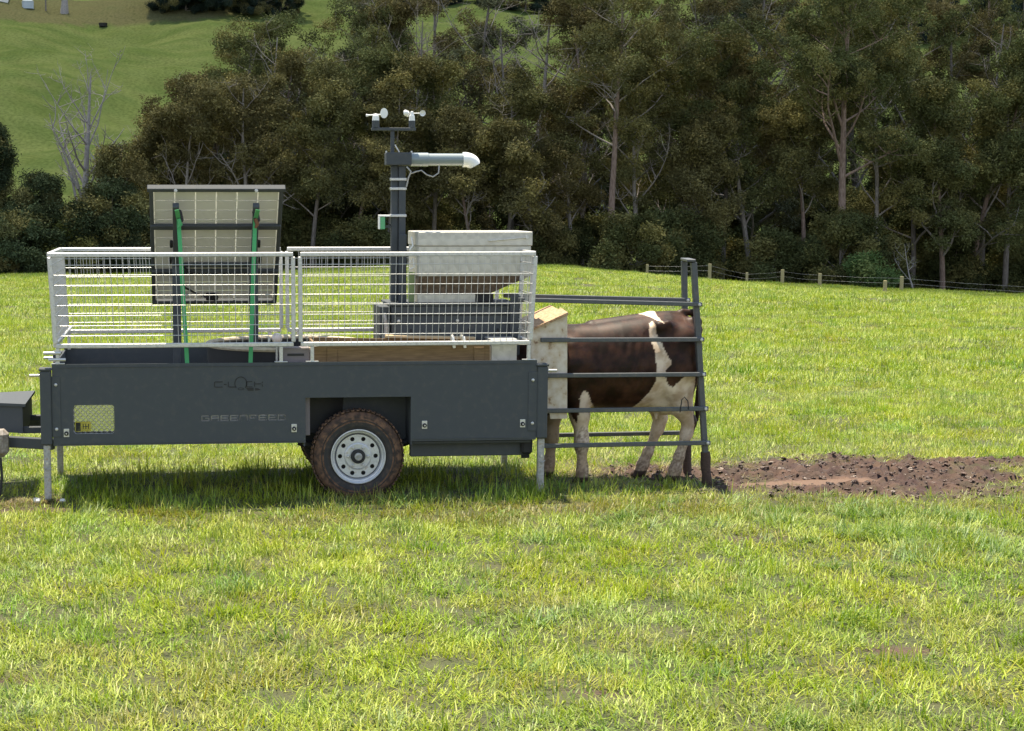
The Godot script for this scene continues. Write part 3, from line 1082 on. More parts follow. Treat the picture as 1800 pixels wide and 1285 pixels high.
		part("lock_ring", pl, M.galv_worn, post)
	# turn latches
	for q in [[-2.245, 0.530], [-0.503, 0.545], [0.515, 0.558], [1.290, 0.560]]:
		mb = MB.new()
		mb.span(Vector3(q[0] - 0.021, q[1] - 0.032, 0.0206), Vector3(q[0] + 0.021, q[1] + 0.032, 0.0246), 0.003)
		var la := part("latch", mb, M.galv, t)
		var kb := MB.new()
		kb.lathe([Vector2(0.017, 0), Vector2(0.017, 0.008), Vector2(0.012, 0.014), Vector2(0, 0.014)], Vector3(q[0], q[1] - 0.004, 0.025), Basis.IDENTITY, 14)
		part("knob", kb, M.rubber, la)
		kb = MB.new()
		kb.lathe([Vector2(0.006, 0), Vector2(0.006, 0.003), Vector2(0, 0.003)], Vector3(q[0], q[1] - 0.004, 0.0392), Basis.IDENTITY, 8)
		part("key_slot", kb, M.galv, la)
	# tread plate seen through the window, with raised lozenges, and the strip behind the letters
	mb = MB.new()
	mb.span(Vector3(-2.26, 0.478, -0.052), Vector3(-1.80, 0.80, -0.047))
	var tp := part("tread_plate", mb, M.tread, t)
	mb = MB.new()
	mb.span(Vector3(-1.27, 0.585, -0.03), Vector3(-0.50, 0.675, -0.026))
	part("letter_backing", mb, M.galv, t)
	mb = MB.new()
	for j in 16:
		for i in 22:
			var lx2 := -2.25 + i * 0.020
			var ly := 0.490 + j * 0.020
			var turn := 0.785 if (i + j) % 2 == 0 else -0.785
			mb.box(Vector3(lx2, ly, -0.0465), Vector3(0.024, 0.008, 0.010), 0.0038, Basis(Vector3.BACK, turn))
	var loz := part("lozenges", mb, M.tread, tp)
	loz.set_meta("kind", "stuff")
	mb = MB.new()
	mb.span(Vector3(-2.182, 0.53, -0.0435), Vector3(-2.062, 0.606, -0.0425))
	var stk := part("sticker", mb, mat(lin(0.42, 0.35, 0.03), 0.5), tp)
	mb = MB.new()
	mb.span(Vector3(-2.176, 0.536, -0.0422), Vector3(-2.140, 0.600, -0.0415))
	for k in 3:
		mb.span(Vector3(-2.124 + k * 0.02, 0.55, -0.0422), Vector3(-2.118 + k * 0.02, 0.59, -0.0415))
	mb.span(Vector3(-2.124, 0.567, -0.0422), Vector3(-2.078, 0.573, -0.0417))
	part("sticker_print", mb, M.black, tp)
	# maker's mark in thin dark strokes
	mb = MB.new()
	var cx := [-1.113, -1.045, -1.008, -0.868, -0.806]
	var chs := ["C", "-", "L", "C", "K"]
	var ws := [0.062, 0.026, 0.06, 0.044, 0.062]
	for i in 5:
		for s in GLYPHS[chs[i]]:
			var a := Vector3(cx[i] + s[0] * ws[i], 0.870 + s[1] * 0.040, 0.0216)
			var b := Vector3(cx[i] + s[2] * ws[i], 0.870 + s[3] * 0.040, 0.0216)
			mb.bar(a, b, 0.002, 0.0065, 0.0, Vector3.RIGHT if absf(a.x - b.x) < 0.02 else Vector3.UP)
	for k in 26:
		var a0 := deg_to_rad(-42.0 + k * 10.0)
		var a1 := deg_to_rad(-42.0 + (k + 1) * 10.0)
		mb.bar(Vector3(-0.912 + cos(a0) * 0.046, 0.897 + sin(a0) * 0.050, 0.0216), Vector3(-0.912 + cos(a1) * 0.046, 0.897 + sin(a1) * 0.050, 0.0216), 0.006, 0.002, 0.0, Vector3.BACK)
	for k in 16:
		var a0 := TAU * k / 16
		var a1 := TAU * (k + 1) / 16
		mb.bar(Vector3(-0.912 + cos(a0) * 0.022, 0.855 + sin(a0) * 0.008, 0.0216), Vector3(-0.912 + cos(a1) * 0.022, 0.855 + sin(a1) * 0.008, 0.0216), 0.0035, 0.002, 0.0, Vector3.BACK)
	mb.prism(PackedVector2Array([Vector2(-0.872, 0.863), Vector2(-0.815, 0.863), Vector2(-0.815, 0.839), Vector2(-0.858, 0.839)]), 0.0205, 0.0225)
	mb.prism(PackedVector2Array([Vector2(-0.802, 0.860), Vector2(-0.78, 0.858), Vector2(-0.758, 0.846), Vector2(-0.802, 0.840)]), 0.0205, 0.0225)
	part("maker_mark", mb, M.black, t)
	# wheels
	for zz in [0.0, -1.5]:
		var fwd := Basis.IDENTITY if zz == 0.0 else Basis(Vector3.UP, PI)
		var wc := Vector3(0, 0.31, zz - 0.01 if zz == 0.0 else zz + 0.01)
		var prof := []
		for q in [[0.205, -0.185], [0.25, -0.20], [0.315, -0.19], [0.345, -0.165], [0.358, -0.125], [0.360, -0.10], [0.358, -0.075], [0.347, -0.04], [0.338, -0.028], [0.325, -0.012], [0.31, -0.006], [0.27, 0.0], [0.24, -0.003], [0.222, -0.01], [0.205, -0.016]]:
			prof.append(Vector2(q[0], q[1]))
		mb = MB.new()
		mb.lathe(prof.slice(11), wc, fwd, 56)
		mb.lathe([Vector2(0.292, -0.004), Vector2(0.290, 0.002), Vector2(0.285, 0.002), Vector2(0.283, -0.003)], wc, fwd, 56)
		mb.lathe(prof.slice(0, 4), wc, fwd, 56)
		var w := part("wheel", mb, M.sidewall, t)
		mb = MB.new()
		mb.lathe(prof.slice(3, 12), wc, fwd, 56)
		# tread blocks
		for k in 56:
			var a := TAU * k / 56
			var bz := Basis(Vector3.BACK, a - PI / 2)
			mb.box(wc + fwd * (Vector3(cos(a), sin(a), 0) * 0.3595 + Vector3(0, 0, -0.05)), Vector3(0.026, 0.012, 0.045), 0.003, fwd * bz)
			mb.box(wc + fwd * (Vector3(cos(a + 0.05), sin(a + 0.05), 0) * 0.361 + Vector3(0, 0, -0.11)), Vector3(0.026, 0.012, 0.05), 0.003, fwd * bz)
		part("tread", mb, M.tyre, w)
		# rim: flange and well, then the disc with ten round holes
		mb = MB.new()
		mb.lathe([Vector2(0.206, -0.014), Vector2(0.216, -0.004), Vector2(0.215, 0.003), Vector2(0.208, 0.004), Vector2(0.200, -0.004), Vector2(0.196, -0.012), Vector2(0.188, -0.014), Vector2(0.182, -0.03), Vector2(0.176, -0.055), Vector2(0.170, -0.06)], wc, fwd, 56)
		part("rim", mb, M.silver, w)
		var disc := CSGCylinder3D.new()
		disc.name = "rim_disc"
		disc.radius = 0.170
		disc.height = 0.006
		disc.sides = 56
		disc.material = M.silver
		disc.transform = Transform3D(fwd * Basis(Vector3.RIGHT, PI / 2), wc + fwd * Vector3(0, 0, -0.038))
		w.add_child(disc, true)
		for k in 10:
			var h := CSGCylinder3D.new()
			h.name = "vent_hole"
			h.radius = 0.0175
			h.height = 0.05
			h.sides = 16
			h.operation = CSGShape3D.OPERATION_SUBTRACTION
			var a := TAU * (k + 0.5) / 10 + PI / 10
			h.position = Vector3(cos(a) * 0.140, 0, sin(a) * 0.140)
			disc.add_child(h, true)
		mb = MB.new()
		mb.lathe([Vector2(0.108, -0.036), Vector2(0.104, -0.026), Vector2(0.096, -0.022), Vector2(0.058, -0.024), Vector2(0.045, -0.03)], wc, fwd, 40)
		part("rim_center", mb, M.silver, w)
		mb = MB.new()
		mb.lathe([Vector2(0.056, -0.03), Vector2(0.056, -0.004), Vector2(0.050, 0.004), Vector2(0.036, 0.006), Vector2(0.034, -0.002), Vector2(0.0, -0.002)], wc, fwd, 28)
		var hub := part("hub", mb, M.rubber, w)
		mb = MB.new()
		mb.lathe([Vector2(0.031, -0.002), Vector2(0.031, 0.012), Vector2(0.026, 0.018), Vector2(0.014, 0.019), Vector2(0.012, 0.012), Vector2(0, 0.012)], wc, fwd, 22)
		part("grease_cap", mb, M.galv_worn, w)
		for k in 6:
			var a := TAU * k / 6
			mb = MB.new()
			mb.lathe([Vector2(0.012, -0.026), Vector2(0.011, -0.006), Vector2(0.006, 0.0), Vector2(0, 0.0)], wc + fwd * Vector3(cos(a) * 0.078, sin(a) * 0.078, 0), fwd, 6)
			part("wheel_nut", mb, M.galv, w)
		# brake backing behind the disc
		mb = MB.new()
		mb.lathe([Vector2(0.0, -0.085), Vector2(0.205, -0.085)], wc, fwd, 24)
		part("brake_drum", mb, M.black, w)
	mb = MB.new()
	mb.tube([Vector3(0, 0.31, -1.40), Vector3(0, 0.31, -0.10)], [0.04, 0.04], 10)
	part("axle", mb, M.black, t)
	# under-chassis
	for q in [[-2.33, -0.40, 0.40, 0.45, -0.30, -0.24], [0.42, 1.37, 0.29, 0.42, -0.16, -0.10], [0.42, 1.37, 0.40, 0.425, -0.12, -0.02], [-2.33, 1.37, 0.38, 0.45, -1.30, -1.24]]:
		mb = MB.new()
		mb.span(Vector3(q[0], q[2], q[4]), Vector3(q[1], q[3], q[5]), 0.006)
		part("chassis_rail", mb, M.paint, t)
	mb = MB.new()
	mb.span(Vector3(1.33, 0.25, -0.22), Vector3(1.395, 0.425, -0.205))
	mb.span(Vector3(1.30, 0.30, -0.21), Vector3(1.39, 0.44, -0.05), 0.02)
	part("mud_flap", mb, M.rubber, t)
	mb = MB.new()
	for s in [-1.0, 1.0]:
		mb.tube([Vector3(0.0 + s * 0.05, 0.27, -0.25), Vector3(s * 0.45, 0.40, -0.25)], [0.03, 0.03], 6)
	part("spring", mb, M.rubber, t)
	# drawbar and tool box
	for q in [[-0.12, -0.42], [-1.40, -1.05]]:
		mb = MB.new()
		mb.bar(Vector3(-2.35, 0.425, q[0]), Vector3(-3.30, 0.45, q[1]), 0.05, 0.085, 0.006)
		part("drawbar", mb, M.paint, t)
	mb = MB.new()
	mb.bar(Vector3(-2.62, 0.51, -0.35), Vector3(-2.36, 0.51, -0.35), 0.06, 0.05, 0.005)
	part("cross_member", mb, M.paint, t)
	mb = MB.new()
	mb.bar(Vector3(-2.62, 0.51, -1.1), Vector3(-2.36, 0.51, -1.1), 0.06, 0.05, 0.005)
	part("cross_member", mb, M.paint, t)
	mb = MB.new()
	var bp := PackedVector2Array([Vector2(-2.60, 0.30), Vector2(-3.30, 0.62), Vector2(-3.30, 0.92), Vector2(-2.60, 1.22)])
	mb.prism(bp, 0.49, 0.700, Basis(Vector3.RIGHT, Vector3.FORWARD, Vector3.UP))
	var tb := part("tool_box", mb, P, t)
	mb = MB.new()
	mb.prism(PackedVector2Array([Vector2(-2.575, 0.27), Vector2(-3.33, 0.60), Vector2(-3.33, 0.94), Vector2(-2.575, 1.25)]), 0.7005, 0.722, Basis(Vector3.RIGHT, Vector3.FORWARD, Vector3.UP))
	part("lid", mb, M.paint, tb)
	mb = MB.new()
	mb.box(Vector3(-2.80, 0.435, -0.16), Vector3(0.20, 0.21, 0.16), 0.035)
	part("jockey_stand", mb, M.stand, t)
	mb = MB.new()
	mb.tube([Vector3(-2.76, 0.33, -0.10), Vector3(-2.75, 0.18, -0.09), Vector3(-2.77, 0.04, -0.08), Vector3(-2.80, 0.0, -0.08)], [0.012, 0.012, 0.012, 0.012], 6)
	part("brake_cable", mb, M.rubber, t)

func frame_panel(called: String, parent: Node3D, a: Vector3, b: Vector3, c: Vector3, d: Vector3, cols: int, rows: int) -> void:
	# a, b top corners; c, d bottom corners under a and b
	var mb := MB.new()
	mb.bar(a, b, 0.034, 0.034, 0.005)
	mb.bar(c + Vector3(0, 0, 0), d, 0.034, 0.034, 0.005)
	var dn := (c - a).normalized()
	mb.bar(a + dn * 0.018, c - dn * 0.018, 0.032, 0.032, 0.005, (b - a).normalized())
	dn = (d - b).normalized()
	mb.bar(b + dn * 0.018, d - dn * 0.018, 0.032, 0.032, 0.005, (b - a).normalized())
	var f := part(called, mb, M.galv, parent)
	var out := (b - a).cross(c - a).normalized() * 0.016
	if out.dot(EYE - a) < 0:
		out = -out
	mb = MB.new()
	for r in range(1, rows):
		var t := float(r) / rows
		var w := 0.0
		mb.tube([a.lerp(c, t) + out, b.lerp(d, t) + out], [0.0031, 0.0031], 6, false)
	part("wire_rows", mb, M.galv_wire, f)
	mb = MB.new()
	for k in range(1, cols):
		var t := float(k) / cols
		mb.tube([a.lerp(b, t) + out * 0.6, c.lerp(d, t) + out * 0.6], [0.0022, 0.0022], 5, false)
	part("wire_columns", mb, M.galv_wire, f)

func cage() -> void:
	var t := thing("mesh_cage", "galvanised wire mesh cage panels standing around the top of trailer", "cage", Vector3(-0.48, 1.055, -0.75))
	var y0 := 1.193
	var y1 := 1.882
	for z in [0.0, -1.5]:
		var s := 0.0 if z == 0.0 else 1.0
		frame_panel("mesh_panel", t, Vector3(-2.345, y1, z), Vector3(-0.506, y1, z), Vector3(-2.312, y0, z), Vector3(-0.503, y0, z), 37, 9)
		frame_panel("mesh_panel", t, Vector3(-0.452, y1, z), Vector3(1.378, y1, z), Vector3(-0.449, y0, z), Vector3(1.348, y0, z), 37, 9)
	frame_panel("mesh_panel", t, Vector3(-2.352, y1 + 0.002, -0.03), Vector3(-2.352, y1 + 0.002, -1.47), Vector3(-2.318, y0 + 0.002, -0.03), Vector3(-2.318, y0 + 0.002, -1.47), 29, 9)
	frame_panel("mesh_panel", t, Vector3(1.372, y1 + 0.002, -0.03), Vector3(1.372, y1 + 0.002, -0.46), Vector3(1.345, y0 + 0.002, -0.03), Vector3(1.345, y0 + 0.002, -0.46), 9, 9)
	# stub posts that carry the panels, and hinge pins
	for q in [[-2.30, 0.0], [-0.60, 0.0], [-0.36, 0.0], [1.335, 0.0], [-2.30, -1.5], [-0.60, -1.5], [-0.36, -1.5], [1.335, -1.5]]:
		var mb := MB.new()
		mb.span(Vector3(q[0] - 0.014, 1.04, q[1] - 0.014), Vector3(q[0] + 0.014, 1.176, q[1] + 0.014), 0.003)
		mb.span(Vector3(q[0] - 0.05, 1.0555, q[1] - 0.02), Vector3(q[0] + 0.05, 1.0625, q[1] + 0.02), 0.002)
		var st := part("stub_post", mb, M.galv, t)
	for q in [[-2.335, 1.14], [-2.30, 1.09]]:
		var mb := MB.new()
		mb.tube([Vector3(q[0] - 0.07, q[1], 0.012), Vector3(q[0] + 0.06, q[1], 0.012)], [0.012, 0.012], 8)
		part("hinge_pin", mb, M.galv_wire, t)
	var mb := MB.new()
	mb.tube([Vector3(-2.315, 1.205, 0.0), Vector3(-2.24, 1.28, -0.8)], [0.012, 0.012], 6)
	part("brace", mb, M.galv, t)

func solar() -> void:
	# leans: top edge towards the trailer's near side, glass turned up to the sun behind
	var tl := Vector3(-1.595, 2.395, -0.25)
	var tr := Vector3(-0.560, 2.395, -0.25)
	var down := (Vector3(0, 1.45, -1.22) - Vector3(0, 2.395, -0.25))
	var L := down.length()
	var dn := down / L
	var W := tr.x - tl.x
	var nb := Vector3(0, dn.z, -dn.y).normalized()   # normal of the back sheet
	if nb.z < 0:
		nb = -nb
	var t := thing("solar_panel", "solar panel on two steel posts seen from its pale back", "solar panel", Vector3(-1.08, 0.48, -0.75))
	var P: Material = M.paint
	var B := Basis(Vector3.RIGHT, -dn, Vector3.RIGHT.cross(-dn))
	var mid := tl + Vector3(W * 0.5, 0, 0) + down * 0.5
	var mb := MB.new()
	mb.box(mid + dn * (-L * 0.5 + 0.018), Vector3(W + 0.03, 0.036, 0.05), 0.004, B)
	mb.box(mid + dn * (L * 0.5 - 0.015), Vector3(W, 0.03, 0.045), 0.004, B)
	for s in [-1.0, 1.0]:
		mb.box(mid + Vector3(s * (W * 0.5 - 0.015), 0, 0), Vector3(0.03, L - 0.07, 0.045), 0.004, B)
	part("frame", mb, P, t)
	# 6 x 12 half cells a hair proud of the sheet
	var cw := (W - 0.07) / 6.0
	var ch := (L - 0.09) / 12.0
	mb = MB.new()
	mb.box(Vector3.ZERO, Vector3(cw - 0.009, ch - 0.006, 0.002), 0.0, B)
	var cm := mb.mesh()
	mb = MB.new()
	for i in 7:
		mb.box(mid - nb * 0.003 + Vector3(-(W - 0.07) * 0.5 + i * cw, 0, 0), Vector3(0.014, L - 0.068, 0.002), 0.0, B)
	for j in 13:
		mb.box(mid - nb * 0.006 + dn * (-(L - 0.09) * 0.5 + j * ch), Vector3(W - 0.062, 0.011, 0.002), 0.0, B)
	part("back_sheet", mb, M.back_sheet, t)
	for j in 12:
		for i in 6:
			var c := part("cell", cm, M.cells[(i * 7 + j * 3) % 3], t)
			c.position += mid + nb * 0.0005 + Vector3(-(W - 0.07) * 0.5 + (i + 0.5) * cw, 0, 0) + dn * (-(L - 0.09) * 0.5 + (j + 0.5) * ch)
	# cross rails, posts
	for k in [0.31, 0.70]:
		mb = MB.new()
		mb.box(mid + dn * (L * (k - 0.5)) + nb * 0.025, Vector3(W - 0.01, 0.045, 0.03), 0.003, B)
		part("cross_rail", mb, P, t)
	mb = MB.new()
	mb.box(mid + dn * (L * 0.135) + nb * 0.03, Vector3(0.56, 0.035, 0.03), 0.003, B)
	part("cross_rail", mb, P, t)
	for xx in [-1.392, -0.772]:
		mb = MB.new()
		mb.bar(Vector3(xx, 2.345, -0.25) + nb * 0.065 + dn * 0.06, Vector3(xx, 2.345, -0.25) + nb * 0.065 + dn * (L - 0.12), 0.05, 0.05, 0.004, Vector3.RIGHT)
		part("slide_rail", mb, P, t)
		mb = MB.new()
		mb.span(Vector3(xx - 0.034, 0.476, -0.784), Vector3(xx + 0.034, 1.86, -0.716), 0.005)
		part("post", mb, P, t)
		mb = MB.new()
		mb.lathe([Vector2(0.014, 0), Vector2(0.014, 0.008), Vector2(0, 0.010)], Vector3(xx, 2.365, -0.215), Basis.IDENTITY, 8)
		part("bolt", mb, M.galv, t)
	for q in [[-1.43, 0.42], [-1.44, 0.56], [-0.735, 0.42], [-0.72, 0.56]]:
		mb = MB.new()
		mb.box(Vector3(q[0], 0, 0) + Vector3(0, tl.y, tl.z) + down * q[1] + nb * 0.07, Vector3(0.025, 0.07, 0.03), 0.006, B)
		part("clamp", mb, M.rubber, t)
	var jb := Vector3(-1.10, tl.y, tl.z) + down * 0.93 + nb * 0.02
	mb = MB.new()
	mb.box(jb, Vector3(0.10, 0.075, 0.035), 0.008, B)
	var box := part("junction_box", mb, M.rubber, t)
	for q in [[Vector3(-1.36, tl.y, tl.z) + down * 0.60 + nb * 0.05, Vector3(-1.25, tl.y, tl.z) + down * 0.70 + nb * 0.06], [Vector3(-1.34, tl.y, tl.z) + down * 0.81 + nb * 0.05, jb + nb * 0.03]]:
		mb = MB.new()
		mb.tube([q[0], (q[0] + q[1]) * 0.5 - Vector3(0, 0.012, 0), q[1]], [0.009, 0.009, 0.009], 6)
		part("cable", mb, M.rubber, box)
	# two green ratchet straps pulled down over the back
	for q in [[-1.385, -1.318, "the post nearer the drawbar"], [-0.765, -0.835, "the post nearer the feed hopper"]]:
		var s := thing("ratchet_strap", "green ratchet strap tying solar panel down along " + q[2], "strap", Vector3(q[1], 1.0, -0.06), "green ratchet straps")
		var a := Vector3(q[0], tl.y - 0.09, tl.z + 0.03) + nb * 0.12
		var b := Vector3(q[0] + (q[1] - q[0]) * 0.2, 2.14, -0.30)
		var c := Vector3(q[1], 1.0, -0.06)
		mb = MB.new()
		mb.bar(a, b, 0.034, 0.005, 0.0, Vector3.BACK)
		mb.bar(b, c, 0.032, 0.005, 0.0, Vector3.BACK)
		part("webbing", mb, M.strap, s)
		mb = MB.new()
		mb.box(b + Vector3(0.008, 0.03, 0.02), Vector3(0.05, 0.10, 0.035), 0.012, Basis(Vector3.BACK, 0.2))
		var rt := part("ratchet", mb, M.rubber, s)
		mb = MB.new()
		mb.tube([b + Vector3(0.0, 0.01, 0.045), b + Vector3(0.015, -0.035, 0.05), b + Vector3(0.0, -0.06, 0.04)], [0.014, 0.016, 0.010], 6)
		part("handle", mb, M.rust if q[0] > -1.0 else M.strap, rt)
		mb = MB.new()
		mb.tube([c + Vector3(-0.02, 0.0, 0.0), c + Vector3(0, -0.05, 0.0), c + Vector3(0.02, 0.0, 0.0)], [0.005, 0.005, 0.005], 6)
		mb.tube([c + Vector3(0, -0.05, 0.0), c + Vector3(0, -0.53, -0.02)], [0.004, 0.004], 5)
		part("hook", mb, M.galv, s)

func feeder() -> void:
	var t := thing("feeder_unit", "dark steel feed station with twin post mast on trailer deck", "feeder", Vector3(0.78, 0.48, -0.7))
	var P: Material = M.paint
	var mb := MB.new()
	mb.span(Vector3(0.315, 1.10, -1.05), Vector3(1.33, 1.455, -0.45), 0.006)
	mb.span(Vector3(0.30, 1.4555, -1.06), Vector3(1.345, 1.475, -0.44), 0.004)
	var body := part("housing", mb, P, t)
	mb = MB.new()
	mb.span(Vector3(0.34, 1.375, -0.4498), Vector3(1.31, 1.385, -0.446))
	part("seam", mb, M.black, body)
	for i in 3:
		mb = MB.new()
		mb.lathe([Vector2(0.014, 0), Vector2(0.012, 0.008), Vector2(0, 0.010)], Vector3(0.37 + i * 0.475, 1.335, -0.4495), Basis.IDENTITY, 10)
		part("screw", mb, M.galv, body)
	for i in 4:
		mb = MB.new()
		mb.span(Vector3(0.46 + i * 0.235, 1.245, -0.4495), Vector3(0.478 + i * 0.235, 1.272, -0.446), 0.001)
		part("vent_slot", mb, M.black, body)
	mb = MB.new()
	mb.span(Vector3(0.225, 1.08, -0.95), Vector3(0.312, 1.45, -0.50), 0.006)
	part("side_cowl", mb, M.paint, t)
	mb = MB.new()
	mb.tube([Vector3(0.26, 1.40, -0.49), Vector3(0.275, 1.28, -0.475), Vector3(0.26, 1.16, -0.48)], [0.016, 0.02, 0.016], 6)
	part("hose", mb, M.galv_worn, t)
	# legs down to the deck
	for q in [[1.30, -0.47], [0.36, -0.50], [1.30, -1.02], [0.36, -1.02]]:
		mb = MB.new()
		mb.span(Vector3(q[0] - 0.04, 0.476, q[1] - 0.04), Vector3(q[0] + 0.04, 1.099, q[1] + 0.04), 0.006)
		part("leg", mb, P, t)
	mb = MB.new()
	mb.span(Vector3(1.265, 1.06, -0.425), Vector3(1.345, 1.535, -0.40), 0.004)
	part("upright", mb, P, t)
	mb = MB.new()
	mb.bar(Vector3(1.12, 1.476, -0.62), Vector3(1.12, 1.64, -0.66), 0.05, 0.05, 0.004)
	part("hopper_prop", mb, M.galv, t)
	# twin post mast
	for q in [[0.366, -0.72], [0.424, -0.70]]:
		mb = MB.new()
		mb.span(Vector3(q[0] - 0.0275, 1.476, q[1] - 0.03), Vector3(q[0] + 0.0275, 2.57 if q[0] < 0.4 else 2.565, q[1] + 0.03), 0.004)
		part("mast_post", mb, P, t)
	mb = MB.new()
	mb.span(Vector3(0.396, 1.477, -0.668), Vector3(0.458, 2.02, -0.64), 0.003)
	part("mast_sleeve", mb, P, t)
	for y in [2.46, 2.385, 2.17]:
		mb = MB.new()
		mb.span(Vector3(0.332, y - 0.011, -0.757), Vector3(0.458, y + 0.011, -0.664), 0.003)
		part("hose_clamp", mb, M.galv, t)
	mb = MB.new()
	mb.span(Vector3(0.292, 2.571, -0.785), Vector3(0.495, 2.672, -0.635), 0.006)
	var head := part("mast_head", mb, P, t)
	for xx in [0.288, 0.492]:
		mb = MB.new()
		mb.lathe([Vector2(0.007, 0), Vector2(0.007, 0.012), Vector2(0, 0.014)], Vector3(xx + 0.003, 2.671, -0.65), Basis(Vector3.RIGHT, Vector3.FORWARD, Vector3.UP), 8)
		part("bolt", mb, M.galv, head)
	var ax := Basis(Vector3.UP, Vector3.BACK, Vector3.RIGHT)
	mb = MB.new()
	mb.lathe([Vector2(0.049, 0.0), Vector2(0.049, 0.36)], Vector3(0.60, 2.617, -0.71), ax, 28)
	var pipe := part("pipe", mb, M.pvc, t)
	mb = MB.new()
	mb.lathe([Vector2(0.0, 0.0), Vector2(0.054, 0.0), Vector2(0.055, 0.14), Vector2(0.052, 0.145), Vector2(0.049, 0.145)], Vector3(0.4955, 2.617, -0.71), ax, 28)
	part("socket", mb, M.pvc, pipe)
	mb = MB.new()
	var path := []
	var rad := []
	for k in 9:
		var a := deg_to_rad(k * 8.0)
		path.append(Vector3(0.945 + 0.085 * sin(a), 2.617 - 0.085 * (1.0 - cos(a)), -0.71))
		rad.append([0.060, 0.058, 0.058, 0.058, 0.058, 0.057, 0.055, 0.051, 0.043][k])
	path.insert(0, Vector3(0.92, 2.617, -0.71))
	rad.insert(0, 0.060)
	mb.tube(path, rad, 24)
	part("elbow", mb, M.white_plastic, pipe)
	mb = MB.new()
	mb.tube([Vector3(0.48, 2.50, -0.66), Vector3(0.53, 2.52, -0.65), Vector3(0.575, 2.53, -0.65), Vector3(0.62, 2.495, -0.65), Vector3(0.67, 2.48, -0.65), Vector3(0.715, 2.51, -0.65), Vector3(0.72, 2.57, -0.66)], taper(6, 0.006, 0.006), 6)
	mb.tube([Vector3(0.455, 2.56, -0.65), Vector3(0.49, 2.52, -0.64), Vector3(0.47, 2.47, -0.65), Vector3(0.455, 2.40, -0.655)], taper(3, 0.007, 0.007), 6)
	part("cable", mb, M.galv_worn, t)
	# green and white logger on the mast
	mb = MB.new()
	mb.span(Vector3(0.245, 2.06, -0.73), Vector3(0.285, 2.16, -0.66), 0.004)
	var lg := part("logger_box", mb, M.logger, t)
	mb = MB.new()
	mb.span(Vector3(0.235, 2.0605, -0.735), Vector3(0.2445, 2.172, -0.655), 0.003)
	mb.span(Vector3(0.235, 2.1605, -0.735), Vector3(0.325, 2.176, -0.655), 0.003)
	part("logger_cover", mb, M.white_plastic, lg)
	mb = MB.new()
	mb.bar(Vector3(0.286, 2.08, -0.70), Vector3(0.338, 2.085, -0.70), 0.012, 0.02)
	part("bracket", mb, M.paint, lg)
	mb = MB.new()
	mb.tube([Vector3(0.286, 2.13, -0.66), Vector3(0.31, 2.11, -0.655), Vector3(0.335, 2.09, -0.66)], taper(2, 0.004, 0.004), 5)
	part("lead", mb, M.rubber, lg)

	# wind gauges on their cross arm
	var g := thing("wind_gauge", "white cup and vane wind gauges on a cross arm above mast", "wind gauge", Vector3(0.35, 2.672, -0.71))
	mb = MB.new()
	mb.span(Vector3(0.333, 2.6725, -0.725), Vector3(0.362, 2.845, -0.695), 0.002)
	part("stem", mb, P, g)
	mb = MB.new()
	mb.bar(Vector3(0.365, 2.735, -0.69), Vector3(0.40, 2.676, -0.68), 0.012, 0.008)
	part("brace", mb, M.galv, g)
	mb = MB.new()
	mb.span(Vector3(0.178, 2.8455, -0.735), Vector3(0.535, 2.870, -0.685), 0.003)
	part("cross_arm", mb, P, g)
	var up := Basis(Vector3.RIGHT, Vector3.FORWARD, Vector3.UP)
	for q in [[0.212, 0.030], [0.505, 0.026]]:
		mb = MB.new()
		mb.lathe([Vector2(q[1], 0.0), Vector2(q[1], 0.055), Vector2(0, 0.055)], Vector3(q[0], 2.8705, -0.71), up, 18)
		var sn := part("sensor_base", mb, M.paint, g)
		mb = MB.new()
		mb.lathe([Vector2(q[1] - 0.001, 0.0), Vector2(q[1] - 0.004, 0.035), Vector2(q[1] * 0.6, 0.052), Vector2(0, 0.056)], Vector3(q[0], 2.926, -0.71), up, 18)
		part("sensor_cap", mb, M.white_plastic, sn)
	mb = MB.new()
	mb.tube([Vector3(0.135, 2.966, -0.71), Vector3(0.255, 2.970, -0.72)], [0.007, 0.006], 6)
	mb.tube([Vector3(0.140, 2.966, -0.71), Vector3(0.150, 2.966, -0.71)], [0.011, 0.011], 8)
	mb.box(Vector3(0.276, 2.985, -0.72), Vector3(0.052, 0.074, 0.003), 0.001)
	var vp := PackedVector2Array()
	for k in 20:
		vp.append(Vector2(0.280 + cos(TAU * k / 20) * 0.030, 2.985 + sin(TAU * k / 20) * 0.040))
	mb = MB.new()
	mb.tube([Vector3(0.135, 2.966, -0.71), Vector3(0.262, 2.974, -0.715)], [0.007, 0.006], 6)
	mb.tube([Vector3(0.134, 2.966, -0.71), Vector3(0.152, 2.966, -0.71)], [0.011, 0.009], 8)
	mb.prism(vp, -0.717, -0.712)
	part("vane", mb, M.white_plastic, g)
	mb = MB.new()
	mb.lathe([Vector2(0.012, 0), Vector2(0.012, 0.02), Vector2(0, 0.024)], Vector3(0.505, 2.978, -0.71), up, 12)
	part("cup_hub", mb, M.white_plastic, g)
	for k in 3:
		var a := TAU * k / 3 + 0.25
		var d := Vector3(cos(a), 0, sin(a))
		var cp := Vector3(0.505, 2.984, -0.71) + d * 0.066
		mb = MB.new()
		mb.tube([Vector3(0.505, 2.984, -0.71), cp], [0.004, 0.004], 6)
		var tang := Vector3(-d.z, 0, d.x)
		var cb := Basis(d, Vector3.UP, d.cross(Vector3.UP))
		mb.lathe([Vector2(0.0, -0.024), Vector2(0.010, -0.022), Vector2(0.018, -0.015), Vector2(0.0225, -0.006), Vector2(0.024, 0.004), Vector2(0.022, 0.004), Vector2(0.016, -0.010), Vector2(0.0, -0.018)], cp + d * 0.02, cb, 16)
		part("cup", mb, M.white_plastic, g)

